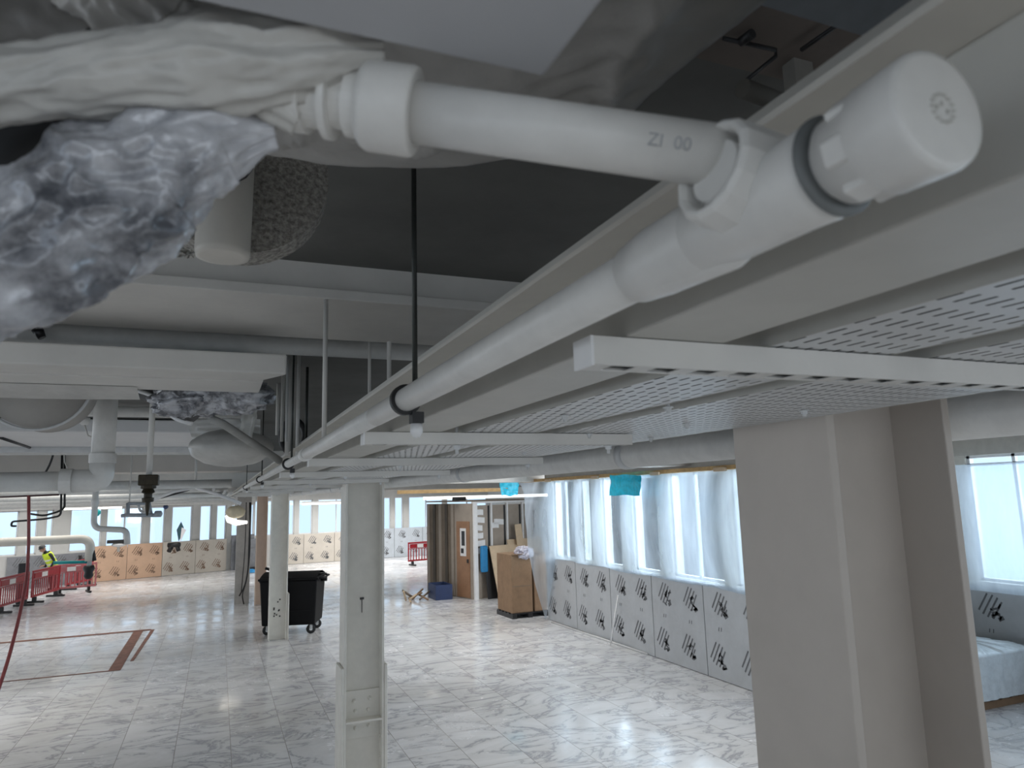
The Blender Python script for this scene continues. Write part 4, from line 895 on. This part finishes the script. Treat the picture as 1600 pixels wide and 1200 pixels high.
barrier(M2(7.75, 31.0, .25), 1.5, 'single red safety barrier standing alone at the far end beside the hut')
P = V(-4.75, 31.75, 0)
solo(MB().box(P.x - .05, P.x + .05, P.y - .05, P.y + .05, 0, 1.1), 'black_post', blackp, 'thin dark post at the end of the red barriers by the peach boards', 'post')

# ================================================================== WHEELED BIN
bm_ = Matrix.Translation((1.68, 17.5, 0)) @ Matrix.Rotation(-.32, 4, 'Z')
binm = mat('bin_black', (.006, .006, .007), .55, scale=5, amt=.1, spec=.2)
t = thing('wheeled_bin', (1.68, 17.5, 0), 'big black four-wheeled rubbish bin standing behind the cream column', 'bin')
body = MB(); w0, w1, d0, d1 = .58, .63, .44, .50
vs = [body.bm.verts.new(bm_ @ V(*p)) for p in ((-w0, -d0, .2), (w0, -d0, .2), (w0, d0, .2), (-w0, d0, .2), (-w1, -d1, 1.18), (w1, -d1, 1.18), (w1, d1, 1.18), (-w1, d1, 1.18))]
for q in ((0, 3, 2, 1), (4, 5, 6, 7), (0, 1, 5, 4), (1, 2, 6, 5), (2, 3, 7, 6), (3, 0, 4, 7)): body.face([vs[i] for i in q])
b_ = part(body, 'body', binm, t, .03)
part(MB().box(-w1 - .03, w1 + .03, -d1 - .03, d1 + .03, 1.181, 1.23, bm_), 'rim', binm, t, .01)
part(MB().grid(lambda u, v: bm_ @ V(-w1 + u * 2 * w1, -d1 - .02 + v * 2 * d1, 1.235 + .10 * math.sin(PI * v) + .0), 8, 10), 'lid', binm, t)
part(MB().tube([bm_ @ V(-.3, -.2, 1.36), bm_ @ V(-.55, -.35, 1.45)], .03, 8), 'lid_handle', binm, t)
part(MB().tube([bm_ @ V(-.35, -d1 - .06, .52), bm_ @ V(.5, -d1 + .0, .52)], .008, 6), 'rib', binm, t)
for sx in (-1, 1): part(MB().tube([bm_ @ V(sx * w1, 0, 1.14), bm_ @ V(sx * (w1 + .13), 0, 1.14)], .05, 12), 'trunnion', binm, t)
part(MB().tube(fillet([bm_ @ V(w1, -.35, 1.2), bm_ @ V(w1 + .12, -.35, 1.2), bm_ @ V(w1 + .12, .35, 1.2), bm_ @ V(w1, .35, 1.2)], .06), .02, 8), 'grab_rail', binm, t)
for sx in (-.48, .48):
    for sy in (-.34, .34):
        p = bm_ @ V(sx, sy, .1)
        w_ = part(MB().lathe(p + V(0, -.03, 0), p + V(0, 1, 0), [(0, .06), (0, .10), (.06, .10), (.06, .06)], 20), 'wheel', black, t)
        part(MB().lathe(p + V(0, -.036, 0), p + V(0, 1, 0), [(0, .035), (.072, .035)], 16), 'hub', whitep, w_)
        part(MB().box(p.x - .03, p.x + .03, p.y - .046, p.y - .038, .1, .2).box(p.x - .03, p.x + .03, p.y + .038, p.y + .046, .1, .2), 'fork', galv, w_)

# ================================================================== PALLET OF WRAPPED BAGS AT RIGHT
BX, BY = 9.72, 7.25
t = thing('pallet', (BX, BY, 0), 'dark pallet under the film-wrapped load at the right edge', 'pallet')
for y in (-.5, 0, .42): part(MB().box(BX - .55, BX + .75, BY + y, BY + y + .1, 0, .09), 'bearer', card, t)
for i in range(7): part(MB().box(BX - .55 + i * .19, BX - .43 + i * .19, BY - .5, BY + .52, .091, .115), 'deck_slat', hutbrown, t)
t = thing('wrapped_load', (BX, BY, .116), 'white load sealed in wrinkled clear film on the pallet at the right edge', 'wrapped load')
def ld(u, v):
    th = 2 * PI * u; c, s = math.cos(th), math.sin(th); k_ = (abs(c) ** 6 + abs(s) ** 6) ** (-1 / 6)
    x, y = c * k_ * .68, s * k_ * .54
    if v < .7: z = .118 + v / .7 * .56; f = 1.0
    else: f = 1 - (v - .7) / .3; z = .678 + .07 * math.sin((1 - f) * PI / 2)
    r = noise.noise(V(u * 60, v * 2.5, 0)) * .02 + (1 - abs(noise.noise(V(x * 4, y * 4, z * 3))) * 3) * .012
    return V(BX + .1 + x * f * (1 + r * 1.3), BY + y * f * (1 + r * 1.3), z + r * (1.2 if v >= .7 else 0))
part(MB().grid(ld, 160, 36), 'film', mat('white_film', (.74, .80, .84), .3, scale=12, amt=.08, bump=.5, bscale=18), t)

# ================================================================== PERSON
def skinfig(name, chains, m, parent, loc, rootidx=0, sub=2):
    vs, es, rs = [], [], []
    for ch in chains:
        st = ch[0]; prev = None
        if isinstance(st, int): prev = st; ch = ch[1:]
        for (p, r) in ch:
            vs.append(p); rs.append(r)
            if prev is not None: es.append((prev, len(vs) - 1))
            prev = len(vs) - 1
    me = bpy.data.meshes.new(name); me.from_pydata([Vector(v) for v in vs], es, []); me.materials.append(m)
    o = bpy.data.objects.new(name, me); COL.objects.link(o); o.parent = parent
    sk = o.modifiers.new('skin', 'SKIN'); sk.use_smooth_shade = True
    sv = me.skin_vertices[0].data if me.skin_vertices else None
    if sv is None:
        bm2 = bmesh.new(); bm2.from_mesh(me); bm2.verts.layers.skin.verify(); bm2.to_mesh(me); bm2.free(); sv = me.skin_vertices[0].data
    for i, r in enumerate(rs): sv[i].radius = (r, r) if not isinstance(r, tuple) else r; sv[i].use_root = (i == rootidx)
    if sub: s = o.modifiers.new('sub', 'SUBSURF'); s.levels = sub; s.render_levels = sub
    return o
pp = V(on_y(83, 900, 30.2).x, 30.2, 0)
pt_ = thing('person', (pp.x, pp.y, 0), 'worker in black clothes and a yellow hi-vis vest standing behind the red barriers', 'person')
pt_.rotation_euler = (0, 0, -.9)
body = [
    [((0, 0, .90), (.15, .11)), ((0, 0, 1.05), (.145, .10)), ((0, -.02, 1.22), (.16, .11)), ((0, -.04, 1.36), (.15, .09)), ((0, -.05, 1.45), (.055, .055)), ((0, -.08, 1.52), (.06, .06)), ((0, -.09, 1.60), (.075, .09)), ((0, -.09, 1.67), (.06, .07))],
    [0, ((.10, 0, .82), .085), ((.11, -.02, .46), .06), ((.11, .02, .10), .045), ((.12, -.12, .04), .04)],
    [0, ((-.10, 0, .82), .085), ((-.12, -.03, .46), .06), ((-.12, .03, .10), .045), ((-.13, -.11, .04), .04)],
    [3, ((.19, -.03, 1.36), .06), ((.24, -.03, 1.10), .045), ((.20, -.22, .95), .033), ((.18, -.29, .93), .028)],
    [3, ((-.19, -.03, 1.36), .06), ((-.25, 0, 1.10), .045), ((-.22, -.17, .92), .033), ((-.20, -.24, .90), .028)]]
LEAN = math.radians(28)
def ln(p):
    x, y, z = p
    if z <= .9: return (x, y, z)
    h = z - .9; return (x, y * math.cos(LEAN) - h * math.sin(LEAN), .9 + h * math.cos(LEAN) + y * math.sin(LEAN))
body = [[c if isinstance(c, int) else (ln(c[0]), c[1]) for c in ch] for ch in body]
bo = skinfig('body', body, cloth, pt_, None)
for sx, hx, hy, hz_ in ((1, *ln((.18, -.29, .93))[0:3]), (-1, -.20, -.24, .90)):
    ch = [[((hx, hy, hz_), (.035, .02)), ((hx, hy - .07, hz_ - .01), (.038, .018))]]
    for j in range(4): ch.append([1, ((hx - .027 + j * .018, hy - .10, hz_ - .02), .008), ((hx - .027 + j * .018, hy - .13 + .008 * abs(j - 1.5), hz_ - .05), .0075)])
    ch.append([0, ((hx - sx * .04, hy - .03, hz_ - .01), .010), ((hx - sx * .055, hy - .07, hz_ - .03), .008)])
    skinfig('hand', ch, skin, bo, None, sub=1)
hd = MB().grid(lambda u, v: V(.078 * math.cos(2 * PI * u) * math.sin(PI * v), -.095 + .098 * math.sin(2 * PI * u) * math.sin(PI * v), 1.615 + .118 * math.cos(PI * v)), 24, 16)
hdo = part(hd, 'head', skin, bo); hdo.parent = pt_; hdo.matrix_basis = Matrix.Identity(4)
def shift(o):
    for v in o.data.vertices: v.co = Vector(ln(v.co + Vector((pp.x, pp.y, 0))))
shift(hdo)
def lp(mb, name, m, parent):
    me = bpy.data.meshes.new(name); bmesh.ops.recalc_face_normals(mb.bm, faces=mb.bm.faces); [setattr(v, 'co', Vector(ln(v.co))) for v in mb.bm.verts]; mb.bm.to_mesh(me); mb.bm.free(); me.materials.append(m)
    o = bpy.data.objects.new(name, me); COL.objects.link(o); o.parent = parent; return o
lp(MB().lathe((0, -.195, 1.60), (0, -.3, 1.58), [(0, .016), (.02, .008)], 8), 'nose', skin, hdo)
for sx in (-1, 1): lp(MB().lathe((sx * .03, -.183, 1.63), (sx * .03, -.3, 1.63), [(0, .009), (.006, .004)], 8), 'eye', black, hdo); lp(MB().lathe((sx * .074, -.09, 1.60), (sx * .2, -.09, 1.6), [(0, .02), (.012, .022), (.02, .01)], 10), 'ear', skin, hdo)
lp(MB().box(-.025, .025, -.186, -.178, 1.555, 1.563), 'mouth', doorw, hdo)
lp(MB().lathe((0, -.09, 1.655), (0, -.09, 9), [(0, .10), (.01, .125), (.02, .10), (.06, .098), (.095, .07), (.105, .02)], 20), 'hard_hat', black, pt_)
def vest(u, v):
    th = 2 * PI * u; z = .88 + v * .56; k_ = 1 - .25 * max(0, (v - .75) / .25) ** 2
    return V(.205 * k_ * math.cos(th), -.02 - .02 * v + .155 * k_ * math.sin(th), z)
vo = lp(MB().grid(vest, 28, 10), 'hi_vis_vest', hivis, pt_)
for z in (1.0, 1.16): lp(MB().grid(lambda u, v: V(.209 * math.cos(2 * PI * u), -.03 + .159 * math.sin(2 * PI * u), z + v * .05), 28, 1), 'reflective_band', silverst, vo)
